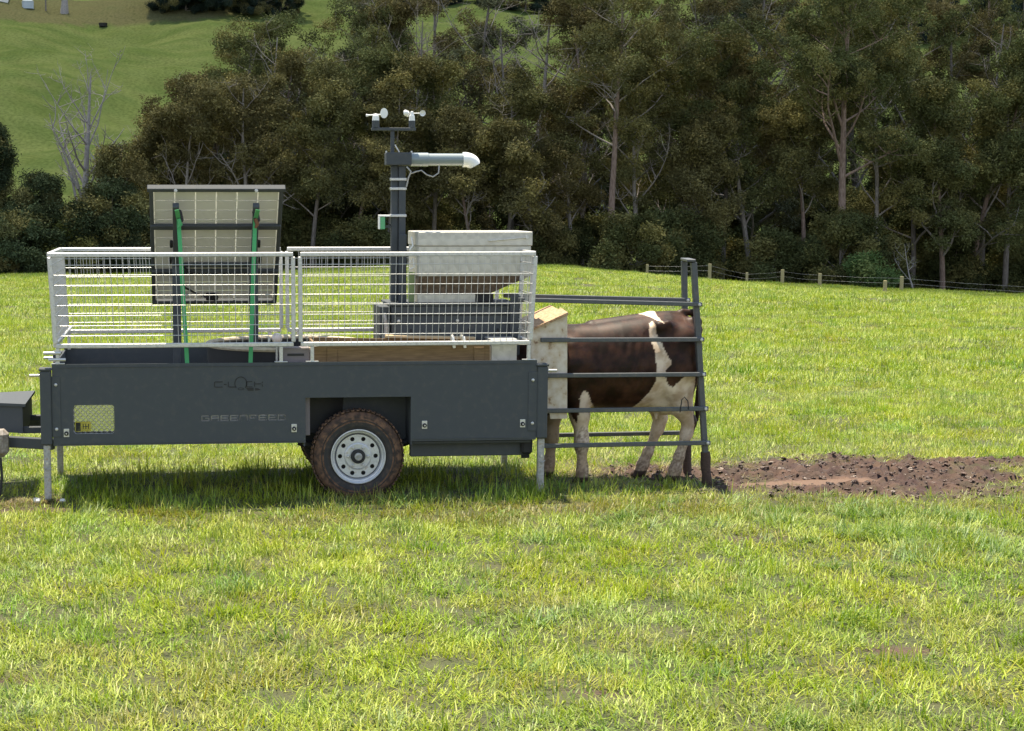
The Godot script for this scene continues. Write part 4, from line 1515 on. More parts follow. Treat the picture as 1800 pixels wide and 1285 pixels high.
	# feed hopper
	var h := thing("feed_hopper", "galvanised metal feed hopper with lid above the feed station", "hopper", Vector3(0.78, 1.476, -0.75))
	mb = MB.new()
	var x0 := 0.530
	var x1 := 1.437
	var zf := -0.455
	var zb := -1.05
	mb.span(Vector3(x0, 1.690, zb), Vector3(x1, 1.930, zf), 0.004)
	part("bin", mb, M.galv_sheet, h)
	mb = MB.new()
	mb.span(Vector3(x0 - 0.006, 1.931, zb - 0.006), Vector3(x1 + 0.010, 2.044, zf + 0.008), 0.005)
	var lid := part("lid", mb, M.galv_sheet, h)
	mb = MB.new()
	mb.bar(Vector3(1.09, 1.972, zf + 0.014), Vector3(1.40, 2.000, zf + 0.014), 0.014, 0.006, 0.0)
	mb.tube([Vector3(1.40, 2.0, zf + 0.010), Vector3(1.40, 2.0, zf + 0.022)], [0.014, 0.014], 8)
	part("lid_stay", mb, M.galv, lid)
	mb = MB.new()
	var T := [Vector3(x0 + 0.003, 1.689, zf - 0.002), Vector3(x1 - 0.003, 1.689, zf - 0.002), Vector3(x1 - 0.003, 1.689, zb + 0.002), Vector3(x0 + 0.003, 1.689, zb + 0.002)]
	var Bq := [Vector3(x0 + 0.003, 1.545, zf - 0.09), Vector3(1.005, 1.545, zf - 0.09), Vector3(1.005, 1.545, zb + 0.10), Vector3(x0 + 0.003, 1.545, zb + 0.10)]
	Bq[1] = Vector3(1.12, 1.545, zf - 0.09)
	Bq[2] = Vector3(1.12, 1.545, zb + 0.10)
	for k in 4:
		var k2 := (k + 1) % 4
		mb.flat_quad(T[k], T[k2], Bq[k2], Bq[k], Vector3(0.9, 1.65, -0.75))
	part("funnel", mb, M.funnel, h)
	mb = MB.new()
	mb.span(Vector3(x0 + 0.004, 1.4765, zb + 0.12), Vector3(1.0, 1.5445, zf - 0.06), 0.003)
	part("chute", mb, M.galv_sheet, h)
	mb = MB.new()
	mb.span(Vector3(1.005, 1.4765, zb + 0.2), Vector3(1.16, 1.5445, zf - 0.12), 0.003)
	part("auger_motor", mb, M.black, h)
	mb = MB.new()
	mb.tube([Vector3(0.492, 2.0, -0.60), Vector3(0.500, 1.93, -0.58), Vector3(0.478, 1.90, -0.58)], taper(2, 0.007, 0.007), 6)
	part("lid_cord", mb, M.white_plastic, h)
	mb = MB.new()
	mb.tube([Vector3(0.475, 1.80, -0.58), Vector3(0.50, 1.83, -0.575), Vector3(0.512, 1.76, -0.575), Vector3(0.48, 1.745, -0.58)], taper(3, 0.007, 0.007), 6)
	part("lid_cord", mb, M.white_plastic, h)
	mb = MB.new()
	mb.span(Vector3(0.468, 1.4765, -0.615), Vector3(0.520, 1.72, -0.60), 0.003)
	part("sight_strip", mb, mat(lin(0.20, 0.26, 0.10), 0.4), h)

func deck_load() -> void:
	# crate, sheet metal box, tub, float
	var c := thing("crate", "brown wooden box inside the cage below the feed hopper", "crate", Vector3(0.345, 0.796, -0.25))
	for q in [["board", -0.351, 1.04, -0.09, -0.072, 1.208, 1.168], ["board", -0.351, 1.04, -0.418, -0.40, 1.215, 1.18]]:
		var mb := MB.new()
		mb.prism(PackedVector2Array([Vector2(q[1], 0.797), Vector2(q[2], 0.797), Vector2(q[2], q[6]), Vector2(q[1], q[5])]), q[3], q[4])
		part("board", mb, M.crate_wood, c)
	for xx in [[-0.351, -0.333, 1.205], [1.022, 1.04, 1.166]]:
		var mb := MB.new()
		mb.span(Vector3(xx[0], 0.797, -0.399), Vector3(xx[1], xx[2], -0.091), 0.002)
		part("board", mb, M.crate_wood, c)
	for xx in [-0.20, 0.955]:
		var mb := MB.new()
		mb.span(Vector3(xx - 0.04, 0.81, -0.0715), Vector3(xx + 0.04, 1.155, -0.062), 0.002)
		part("batten", mb, M.crate_wood, c)
	var mb := MB.new()
	mb.span(Vector3(-0.33, 0.798, -0.398), Vector3(1.02, 0.812, -0.092))
	part("board", mb, M.crate_wood, c)
	var l := thing("plank", "pale loose plank lying across the wooden box under feeder", "plank", Vector3(0.6, 1.21, -0.41))
	mb = MB.new()
	mb.box(Vector3(0.62, 1.2075, -0.41), Vector3(0.72, 0.022, 0.10), 0.003, Basis(Vector3.BACK, -0.028))
	part("board", mb, M.new_wood, l)
	for q in [[0.745, "upright white clip pushed over the wooden box edge", 0.1], [0.830, "bent white clip beside the upright one on wooden box", -0.5]]:
		var k := thing("clip", q[1], "clip", Vector3(q[0], 1.16, -0.065), "white clips on the wooden box")
		mb = MB.new()
		mb.tube([Vector3(q[0] + 0.012, 1.15, -0.058), Vector3(q[0] + 0.006, 1.20, -0.056), Vector3(q[0], 1.235, -0.06), Vector3(q[0] - 0.006 + 0.02 * q[2], 1.245, -0.075), Vector3(q[0], 1.21, -0.10)], taper(4, 0.012, 0.012), 8)
		part("body", mb, M.white_plastic, k)
	var s := thing("metal_box", "bright galvanised metal box standing beside the wooden box on deck", "box", Vector3(1.14, 0.476, -0.2))
	mb = MB.new()
	mb.span(Vector3(1.055, 0.477, -0.36), Vector3(1.262, 1.20, -0.10), 0.006)
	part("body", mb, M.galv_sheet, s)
	mb = MB.new()
	mb.span(Vector3(1.05, 1.2005, -0.365), Vector3(1.265, 1.212, -0.095), 0.003)
	part("lid", mb, M.galv, s)
	# round tub
	var t := thing("round_tub", "black round tub with pale rim lying inside the mesh cage", "tub", Vector3(-0.50, 0.476, -0.78))
	var up := Basis(Vector3.RIGHT, Vector3.FORWARD, Vector3.UP)
	mb = MB.new()
	mb.lathe([Vector2(0.0, 0.02), Vector2(0.58, 0.0), Vector2(0.62, 0.0), Vector2(0.655, 0.645)], Vector3(-0.50, 0.477, -0.78), up, 48)
	mb.lathe([Vector2(0.625, 0.645), Vector2(0.59, 0.05), Vector2(0.0, 0.05)], Vector3(-0.50, 0.477, -0.78), up, 48)
	part("wall", mb, M.rubber, t)
	mb = MB.new()
	var pf := []
	for k in 9:
		var a := TAU * k / 8
		pf.append(Vector2(0.645 - cos(a) * 0.026, 0.66 + sin(a) * 0.02))
	mb.lathe(pf, Vector3(-0.50, 0.477, -0.78), up, 48)
	part("rim", mb, M.tub_rim, t)
	var b := thing("float_ball", "white and pink float ball beside the cage's middle posts", "ball", Vector3(-0.624, 1.21, -0.11))
	mb = MB.new()
	pf = []
	for k in 13:
		var a := -PI / 2 + PI * k / 12
		pf.append(Vector2(cos(a) * 0.042, sin(a) * 0.042))
	mb.lathe(pf, Vector3(-0.624, 1.232, -0.11), Basis(Vector3.RIGHT, Vector3.FORWARD, Vector3.UP).rotated(Vector3.BACK, 0.4), 20)
	part("body", mb, mat(lin(0.72, 0.60, 0.55), 0.4), b)
	mb = MB.new()
	mb.tube([Vector3(-0.624, 1.195, -0.11), Vector3(-0.624, 0.95, -0.11), Vector3(-0.62, 0.478, -0.14)], [0.012, 0.012, 0.012], 8)
	mb.tube([Vector3(-0.69, 1.19, -0.10), Vector3(-0.68, 1.235, -0.10)], [0.008, 0.010], 6)
	part("stalk", mb, M.galv_wire, b)
	var g := thing("control_box", "small grey control box with a dark slot between middle posts", "box", Vector3(-0.475, 0.476, -0.06))
	mb = MB.new()
	mb.span(Vector3(-0.585, 0.477, -0.16), Vector3(-0.375, 1.165, -0.035), 0.006)
	part("body", mb, mat(lin(0.16, 0.14, 0.145), 0.6), g)
	mb = MB.new()
	mb.span(Vector3(-0.55, 1.100, -0.0345), Vector3(-0.42, 1.118, -0.0315))
	part("slot", mb, M.black, g)

func stones() -> void:
	for q in [[-2.47, 0.13, 0.026, "larger white stone lying on straw beside the trailer's front leg"], [-2.28, 0.10, 0.018, "small white stone on the grass edge inside trailer's front leg"]]:
		var y := ground_y(q[0], q[1])
		var t := thing("stone", q[3], "stone", Vector3(q[0], y, q[1]))
		var mb := MB.new()
		var ps: Array = []
		for j in 5:
			for i in 7:
				var th := PI * j / 4.0
				var a := TAU * i / 7.0
				var rr: float = q[2] * (1.0 if j == 0 or j == 4 else rng.randf_range(0.75, 1.25))
				ps.append(Vector3(q[0], y + q[2] * 0.9, q[1]) + Vector3(cos(a) * sin(th) * 1.3, cos(th) * 0.9, sin(a) * sin(th)) * rr)
		for j in 4:
			for i in 7:
				mb.flat_quad(ps[j * 7 + i], ps[j * 7 + (i + 1) % 7], ps[j * 7 + 7 + (i + 1) % 7], ps[j * 7 + 7 + i], Vector3(q[0], y + q[2] * 0.9, q[1]))
		part("body", mb, M.white_paint, t)

func race() -> void:
	# side gates of the feeding race: five rails, near and far, joined over the top
	var R: Material = M.rail
	var names := ["dark steel rail gate of the race beside cow and plywood shield", "dark steel rail gate on the cow's hidden flank, mostly behind cow"]
	for side in 2:
		var z := -0.30 if side == 0 else -0.92
		var g := thing("race_gate", names[side], "gate", Vector3(2.15, 0, z))
		var top := Vector3(2.727, 1.80, z)
		var bot := Vector3(2.893, -0.06, z)
		if side == 1:
			top = Vector3(2.835, 1.79, z)
			bot = Vector3(2.915, -0.10, z)
		var k := 0
		for q in [[1.511, 1.465], [1.190, 1.184], [0.905, 0.903], [0.622, 0.625], [0.338, 0.346]]:
			var xr := lerpf(bot.x, top.x, (q[1] - bot.y) / (top.y - bot.y)) + 0.02
			var mb := MB.new()
			mb.bar(Vector3(1.485 if k else 1.30, q[0], z + 0.04), Vector3(xr + 0.015, q[1], z + 0.04), 0.034, 0.034, 0.004)
			var rail := part("rail", mb, R, g)
			mb = MB.new()
			mb.lathe([Vector2(0.014, 0), Vector2(0.012, 0.012), Vector2(0, 0.014)], Vector3(xr - 0.01, q[1], z + 0.0575), Basis.IDENTITY, 8)
			part("bolt", mb, M.galv, rail)
			k += 1
		var mb := MB.new()
		mb.bar(lerp(bot, top, 0.17), top, 0.045, 0.045, 0.004)
		var post := part("post", mb, R, g)
		mb = MB.new()
		var pa := []
		var ra := []
		for i in 8:
			pa.append(lerp(bot, top, 0.175 * i / 7.0) + Vector3(rng.randf_range(-0.003, 0.003), 0, 0))
			ra.append(rng.randf_range(0.033, 0.042) + (0.010 if i < 2 else 0.0))
		mb.tube(pa, ra, 10)
		part("mud_crust", mb, M.mud_crust, post)
		mb = MB.new()
		mb.span(Vector3(1.485, 0.31, z - 0.02), Vector3(1.525, 1.20, z + 0.02), 0.004)
		part("post", mb, R, g)
		if side == 0:
			mb = MB.new()
			mb.tube([Vector3(2.63, 0.60, z + 0.06), Vector3(2.64, 0.70, z + 0.065), Vector3(2.66, 0.725, z + 0.065), Vector3(2.69, 0.69, z + 0.065), Vector3(2.70, 0.62, z + 0.06)], taper(4, 0.0045, 0.0045), 5)
			part("wire_loop", mb, M.rubber, g)
			mb = MB.new()
			mb.bar(Vector3(2.70, 1.815, z + 0.03), Vector3(2.85, 1.805, -0.95), 0.07, 0.02, 0.003)
			part("top_tie", mb, R, g)
	# plywood head shields
	for side in 2:
		var z := -0.27 if side == 0 else -0.89
		var s := thing("head_shield", ["scuffed off white plywood shield between trailer and cow", "scuffed plywood shield behind the first, only its slanted top edge showing"][side], "board", Vector3(1.58, 0.55, z))
		var mb := MB.new()
		if side == 0:
			mb.prism(PackedVector2Array([Vector2(1.415, 0.60), Vector2(1.57, 0.60), Vector2(1.575, 0.555), Vector2(1.713, 0.555), Vector2(1.700, 1.385), Vector2(1.60, 1.345), Vector2(1.49, 1.30), Vector2(1.41, 1.275)]), z - 0.02, z - 0.002)
		else:
			mb.prism(PackedVector2Array([Vector2(1.43, 0.60), Vector2(1.70, 0.60), Vector2(1.68, 1.38), Vector2(1.43, 1.30)]), z, z + 0.018)
		part("board", mb, M.ply, s)
	var r := thing("shield_roof", "slanted raw plywood roof boards bridging the two shields at trailer", "board", Vector3(1.55, 1.35, -0.58))
	for q in [[-0.24, -0.50], [-0.56, -0.90]]:
		var mb := MB.new()
		mb.flat_quad(Vector3(1.41, 1.285, q[0]), Vector3(1.70, 1.408, q[0]), Vector3(1.70, 1.430, q[1]), Vector3(1.41, 1.305, q[1]), Vector3(1.5, 0, -0.5))
		mb.flat_quad(Vector3(1.41, 1.265, q[0]), Vector3(1.70, 1.388, q[0]), Vector3(1.70, 1.410, q[1]), Vector3(1.41, 1.285, q[1]), Vector3(1.5, 3, -0.5))
		mb.flat_quad(Vector3(1.41, 1.285, q[0]), Vector3(1.70, 1.408, q[0]), Vector3(1.70, 1.388, q[0]), Vector3(1.41, 1.265, q[0]), Vector3(1.5, 1.3, -0.7 if q[0] > -0.5 else -1.0))
		mb.flat_quad(Vector3(1.70, 1.408, q[0]), Vector3(1.70, 1.430, q[1]), Vector3(1.70, 1.410, q[1]), Vector3(1.70, 1.388, q[0]), Vector3(1.5, 1.3, -0.5))
		mb.flat_quad(Vector3(1.41, 1.285, q[0]), Vector3(1.41, 1.305, q[1]), Vector3(1.41, 1.285, q[1]), Vector3(1.41, 1.265, q[0]), Vector3(1.5, 1.3, -0.5))
		mb.flat_quad(Vector3(1.41, 1.305, q[1]), Vector3(1.70, 1.430, q[1]), Vector3(1.70, 1.410, q[1]), Vector3(1.41, 1.285, q[1]), Vector3(1.5, 1.3, -0.3))
		part("board", mb, M.raw_ply, r)

# ================================================================= the cow
var TR := [ # x, top, bottom, half width
	[1.55, 1.16, 0.80, 0.13], [1.66, 1.235, 0.70, 0.20], [1.78, 1.285, 0.63, 0.25], [1.90, 1.290, 0.60, 0.275], [2.04, 1.300, 0.600, 0.295], [2.23, 1.328, 0.592, 0.315], [2.40, 1.350, 0.592, 0.315], [2.53, 1.366, 0.62, 0.295], [2.66, 1.374, 0.66, 0.27], [2.77, 1.362, 0.74, 0.245], [2.85, 1.325, 0.82, 0.20], [2.89, 1.25, 0.92, 0.13], [2.91, 1.14, 1.04, 0.03]]
var CH: Array = []      # capsules: a, b, ra, rb
const ZC := -0.62

func trunk_d(p: Vector3) -> float:
	var x := clampf(p.x, 1.55, 2.91)
	var i := 0
	while i < TR.size() - 2 and TR[i + 1][0] < x:
		i += 1
	var a: Array = TR[i]
	var b: Array = TR[i + 1]
	var t: float = (x - a[0]) / (b[0] - a[0])
	var top := lerpf(a[1], b[1], t)
	var bot := lerpf(a[2], b[2], t)
	var hw := lerpf(a[3], b[3], t)
	var hy := (top - bot) * 0.5
	var dy := (p.y - (top + bot) * 0.5) / hy
	var wz := hw * (1.0 - 0.16 * clampf(dy, 0.0, 1.0))
	var dz := absf(p.z - ZC) / wz
	var q := pow(pow(absf(dy), 2.4) + pow(dz, 2.4), 1.0 / 2.4)
	var d := (q - 1.0) * minf(hy, hw)
	# ribs
	if p.x > 1.95 and p.x < 2.5 and p.y > 0.72 and p.y < 1.24:
		var fade := smoothstep(1.95, 2.05, p.x) * (1.0 - smoothstep(2.36, 2.5, p.x)) * smoothstep(0.72, 0.85, p.y) * (1.0 - smoothstep(1.14, 1.24, p.y))
		d += 0.0034 * fade * sin((p.x + 0.22 * (1.1 - p.y)) * TAU / 0.074) * (0.6 + 0.5 * sin(p.x * 17.0 + p.y * 6.0))
	# hollow flank before the hip
	var fl := Vector2((p.x - 2.47) / 0.10, (p.y - 1.17) / 0.10).length()
	d += 0.02 * clampf(1.0 - fl, 0.0, 1.0)
	if p.x != x:
		d = maxf(d, 0.0) + absf(p.x - x)
	return d

var near_ch: Array = []

func pick_near(c: Vector3, reach: float) -> void:
	near_ch = []
	for q in CH:
		var h := clampf((c - q[0]).dot(q[1]) * q[4], 0.0, 1.0)
		if (c - q[0] - q[1] * h).length() - lerpf(q[2], q[3], h) < reach:
			near_ch.append(q)

func cow_d(p: Vector3) -> float:
	var d := trunk_d(p)
	for q in near_ch:
		var a: Vector3 = q[0]
		var ab: Vector3 = q[1]
		var h := clampf((p - a).dot(ab) * q[4], 0.0, 1.0)
		var e: float = (p - a - ab * h).length() - lerpf(q[2], q[3], h)
		var k: float = q[5]
		var dd := absf(d - e)
		if dd < k:
			d = minf(d, e) - (k - dd) * (k - dd) / (4.0 * k)
		else:
			d = minf(d, e)
	return d

func chain(pts: Array, z: float, k := 0.05) -> void:
	for i in pts.size() - 1:
		var a := Vector3(pts[i][0], pts[i][1], ZC + z + (pts[i][3] if pts[i].size() > 3 else 0.0))
		var b := Vector3(pts[i + 1][0], pts[i + 1][1], ZC + z + (pts[i + 1][3] if pts[i + 1].size() > 3 else 0.0))
		CH.append([a, b - a, pts[i][2], pts[i + 1][2], 1.0 / maxf(1e-9, (b - a).length_squared()), k])

func inside(poly: Array, x: float, y: float) -> bool:
	return Geometry2D.is_point_in_polygon(Vector2(x, y), PackedVector2Array(poly))

func cow_px(px: float, py: float) -> Vector2:    # side-view spot on the flank facing the camera
	var z := -0.40
	return Vector2(EYE.x + (EYE.z - z) * (px - 300.0) / FPX, EYE.y + (EYE.z - z) * (HORIZON - py) / FPX)

func poly_px(l: Array) -> Array:
	var out := []
	for i in range(0, l.size(), 2):
		out.append(cow_px(l[i], l[i + 1]))
	return out

func cow() -> void:
	chain([[1.82, 0.98, 0.15], [1.86, 0.72, 0.105], [1.895, 0.56, 0.075], [1.915, 0.37, 0.050], [1.915, 0.31, 0.050], [1.925, 0.15, 0.034], [1.925, 0.085, 0.040], [1.925, 0.045, 0.046]], 0.155, 0.05)
	chain([[1.82, 0.98, 0.14], [1.79, 0.72, 0.10], [1.755, 0.56, 0.070], [1.735, 0.37, 0.050], [1.733, 0.31, 0.048], [1.722, 0.15, 0.036], [1.712, 0.085, 0.042], [1.700, 0.045, 0.048]], -0.155, 0.05)
	chain([[2.74, 1.12, 0.15], [2.74, 0.92, 0.155], [2.71, 0.76, 0.125], [2.755, 0.60, 0.078], [2.815, 0.49, 0.052], [2.795, 0.40, 0.044], [2.735, 0.20, 0.036], [2.708, 0.10, 0.043], [2.690, 0.045, 0.048]], 0.145, 0.05)
	chain([[2.72, 1.10, 0.15], [2.68, 0.90, 0.15], [2.62, 0.74, 0.115], [2.62, 0.60, 0.075], [2.655, 0.49, 0.052], [2.635, 0.40, 0.044], [2.555, 0.20, 0.036], [2.515, 0.10, 0.043], [2.490, 0.045, 0.048]], -0.145, 0.05)
	# hoof toes, udder, hips, tail, neck and head
	for q in [[1.925, 0.155], [1.700, -0.155], [2.690, 0.145], [2.490, -0.145]]:
		chain([[q[0], 0.03, 0.048], [q[0] - 0.045, 0.012, 0.036]], q[1], 0.02)
	chain([[2.54, 0.68, 0.12], [2.64, 0.66, 0.125]], 0.03, 0.06)
	chain([[2.56, 0.56, 0.018], [2.56, 0.51, 0.013]], 0.06, 0.02)
	for s in [-1.0, 1.0]:
		chain([[2.53, 1.285, 0.03], [2.60, 1.30, 0.026]], s * 0.205, 0.07)
		chain([[2.84, 1.30, 0.045], [2.87, 1.24, 0.05]], s * 0.10, 0.06)
	chain([[2.78, 1.385, 0.022], [2.88, 1.375, 0.03], [2.915, 1.30, 0.026], [2.930, 1.10, 0.020], [2.932, 0.80, 0.018], [2.928, 0.60, 0.028], [2.925, 0.48, 0.012]], 0.0, 0.02)
	for s in [-1.0, 1.0]:
		chain([[1.82, 1.12, 0.05], [1.88, 0.98, 0.07], [1.80, 0.86, 0.08]], s * 0.19, 0.08)
		chain([[2.60, 1.24, 0.03], [2.80, 1.20, 0.06]], s * 0.17, 0.07)
		chain([[2.70, 0.98, 0.09], [2.64, 0.80, 0.07]], s * 0.21, 0.06)
	chain([[2.02, 1.285, 0.03], [2.50, 1.345, 0.03], [2.76, 1.365, 0.025]], 0.0, 0.05)
	chain([[1.72, 1.06, 0.20], [1.50, 1.02, 0.14], [1.30, 0.98, 0.12], [1.18, 0.94, 0.115], [0.98, 0.80, 0.075], [0.95, 0.78, 0.07]], 0.0, 0.07)
	for s in [-1.0, 1.0]:
		chain([[1.30, 1.03, 0.03, s * 0.09], [1.34, 1.04, 0.045, s * 0.15], [1.37, 1.02, 0.012, s * 0.21]], 0.0, 0.02)
		chain([[1.10, 0.96, 0.03], [1.12, 0.965, 0.025]], s * 0.085, 0.02)
	# surface nets, visiting only blocks near the surface
	var cell := 0.0112
	near_ch = CH
	var lo := Vector3(0.84, -0.06, ZC - 0.40)
	var nx := int(2.20 / cell)
	var ny := int(1.52 / cell)
	var nz := int(0.80 / cell)
	var BS := 6
	var vals := {}
	var verts := {}
	var vs := PackedVector3Array()
	var quads := []
	var sx := ny * nz
	var sy := nz
	var blocks := []
	var bd := cell * BS
	for bi in range(0, nx / BS):
		for bj in range(0, ny / BS):
			for bk in range(0, nz / BS):
				var c := lo + Vector3(bi + 0.5, bj + 0.5, bk + 0.5) * bd
				if absf(cow_d(c)) < bd * 1.0:
					blocks.append(Vector3i(bi, bj, bk) * BS)
	for b in blocks:
		pick_near(lo + (Vector3(b) + Vector3.ONE * BS * 0.5) * cell, bd + 0.08)
		for i in BS + 1:
			for j in BS + 1:
				for k in BS + 1:
					var id: int = (b.x + i) * sx + (b.y + j) * sy + b.z + k
					if not vals.has(id):
						vals[id] = cow_d(lo + Vector3(b.x + i, b.y + j, b.z + k) * cell)
	var offs := [0, sx, sy, sx + sy, 1, sx + 1, sy + 1, sx + sy + 1]
	var opos := [Vector3(0, 0, 0), Vector3(1, 0, 0), Vector3(0, 1, 0), Vector3(1, 1, 0), Vector3(0, 0, 1), Vector3(1, 0, 1), Vector3(0, 1, 1), Vector3(1, 1, 1)]
	var edges := [[0, 1], [2, 3], [4, 5], [6, 7], [0, 2], [1, 3], [4, 6], [5, 7], [0, 4], [1, 5], [2, 6], [3, 7]]
	for b in blocks:
		for i in BS:
			for j in BS:
				for k in BS:
					var id: int = (b.x + i) * sx + (b.y + j) * sy + b.z + k
					var f := []
					var mask := 0
					for o in 8:
						var val: float = vals[id + offs[o]]
						f.append(val)
						if val < 0.0:
							mask |= 1 << o
					if mask == 0 or mask == 255:
						continue
					var sum := Vector3.ZERO
					var cnt := 0
					for e in edges:
						var fa: float = f[e[0]]
						var fb: float = f[e[1]]
						if (fa < 0.0) != (fb < 0.0):
							sum += opos[e[0]].lerp(opos[e[1]], fa / (fa - fb))
							cnt += 1
					verts[id] = vs.size()
					vs.append(lo + (Vector3(b.x + i, b.y + j, b.z + k) + sum / cnt) * cell)
	var idx := PackedInt32Array()
	for id in verts:
		var f0: float = vals[id]
		for e in 3:
			var step: int = [sx, sy, 1][e]
			var u: int = [sy, 1, sx][e]
			var w: int = [1, sx, sy][e]
			var f1: float = vals.get(id + step, f0)
			if (f0 < 0.0) == (f1 < 0.0):
				continue
			if not (verts.has(id - u) and verts.has(id - w) and verts.has(id - u - w)):
				continue
			var a: int = verts[id]
			var b2: int = verts[id - u]
			var c2: int = verts[id - u - w]
			var d2: int = verts[id - w]
			if f0 < 0.0:
				idx.append_array([a, c2, b2, a, d2, c2])
			else:
				idx.append_array([a, b2, c2, a, c2, d2])
	var ns := PackedVector3Array()
	var cs := PackedColorArray()
	var white_band := poly_px([1166, 572, 1172, 568, 1176, 590, 1186, 615, 1200, 640, 1198, 648, 1189, 655, 1190, 665, 1196, 682, 1203, 686, 1214, 675, 1224, 665, 1245, 660, 1260, 900, 900, 900, 900, 745, 1004, 745, 1003, 725, 1012, 728, 1022, 735, 1032, 752, 1036, 720, 1034, 705, 1040, 690, 1050, 694, 1060, 716, 1075, 732, 1090, 742, 1128, 740, 1146, 716, 1163, 692, 1171, 676, 1172, 655, 1169, 620, 1164, 600, 1161, 590])
	var rump_spot := poly_px([1146, 556, 1150, 545, 1185, 545, 1184, 558, 1188, 570, 1192, 574, 1180, 567, 1172, 562, 1160, 558])
	var bn := FastNoiseLite.new()
	bn.seed = 9
	bn.frequency = 6.0
	var last := Vector3.ONE * 99.0
	for p in vs:
		if p.distance_to(last) > 0.03:
			pick_near(p, 0.12)
			last = p
		var e := 0.004
		var nn := Vector3(cow_d(p + Vector3(e, 0, 0)) - cow_d(p - Vector3(e, 0, 0)), cow_d(p + Vector3(0, e, 0)) - cow_d(p - Vector3(0, e, 0)), cow_d(p + Vector3(0, 0, e)) - cow_d(p - Vector3(0, 0, e))).normalized()
		ns.append(nn)
		var k := bn.get_noise_3dv(p)
		var k2 := bn.get_noise_3dv(p * 6.0)
		var c := Color(0.018, 0.0088, 0.006).lerp(Color(0.060, 0.027, 0.0155), clampf(0.35 + k * 1.2 + k2 * 0.25, 0, 1))
		var jx := p.x + k2 * 0.006
		var jy := p.y + bn.get_noise_3dv(p * 5.0 + Vector3(7, 0, 0)) * 0.006
		if p.x < 1.45:
			c = c
		elif inside(white_band, jx, jy) or inside(rump_spot, jx, jy):
			c = Color(0.42, 0.31, 0.21).lerp(Color(0.64, 0.53, 0.41), clampf(0.55 + k * 1.6 + k2 * 0.4, 0, 1))
			# manure and mud splashed up the legs
			var splash := clampf((0.36 - p.y) * 2.6 + k2 * 1.2 + k * 0.9, 0.0, 0.85)
			if p.x < 1.83:
				splash = maxf(splash, 0.45 + k * 0.5)
			c = c.lerp(Color(0.15, 0.095, 0.06), splash)
		if p.y < 0.055 and p.x > 1.4:
			c = Color(0.05, 0.035, 0.027)
		if p.x > 2.905 and p.y > 0.45 and absf(p.z - ZC) < 0.04:
			c = Color(0.03, 0.016, 0.012)
		cs.append(c)
	# orientation check
	var chk := 0
	for i in range(0, mini(idx.size(), 3000), 3):
		var nn := (vs[idx[i + 1]] - vs[idx[i]]).cross(vs[idx[i + 2]] - vs[idx[i]])
		chk += 1 if nn.dot(ns[idx[i]]) > 0 else -1
	if chk > 0:
		for i in range(0, idx.size(), 3):
			var tmp := idx[i + 1]
			idx[i + 1] = idx[i + 2]
			idx[i + 2] = tmp
	var arr := []
	arr.resize(Mesh.ARRAY_MAX)
	arr[Mesh.ARRAY_VERTEX] = vs
	arr[Mesh.ARRAY_NORMAL] = ns
	arr[Mesh.ARRAY_COLOR] = cs
	arr[Mesh.ARRAY_INDEX] = idx
	var am := ArrayMesh.new()
	am.add_surface_from_arrays(Mesh.PRIMITIVE_TRIANGLES, arr)
	var o := thing("cow", "dark brown cow with white flank band and pale legs, head inside feeder", "cow", Vector3(2.25, 0, ZC))
	var hide := part("body", am, M.hide, o)
	hide.position.x -= 0.035

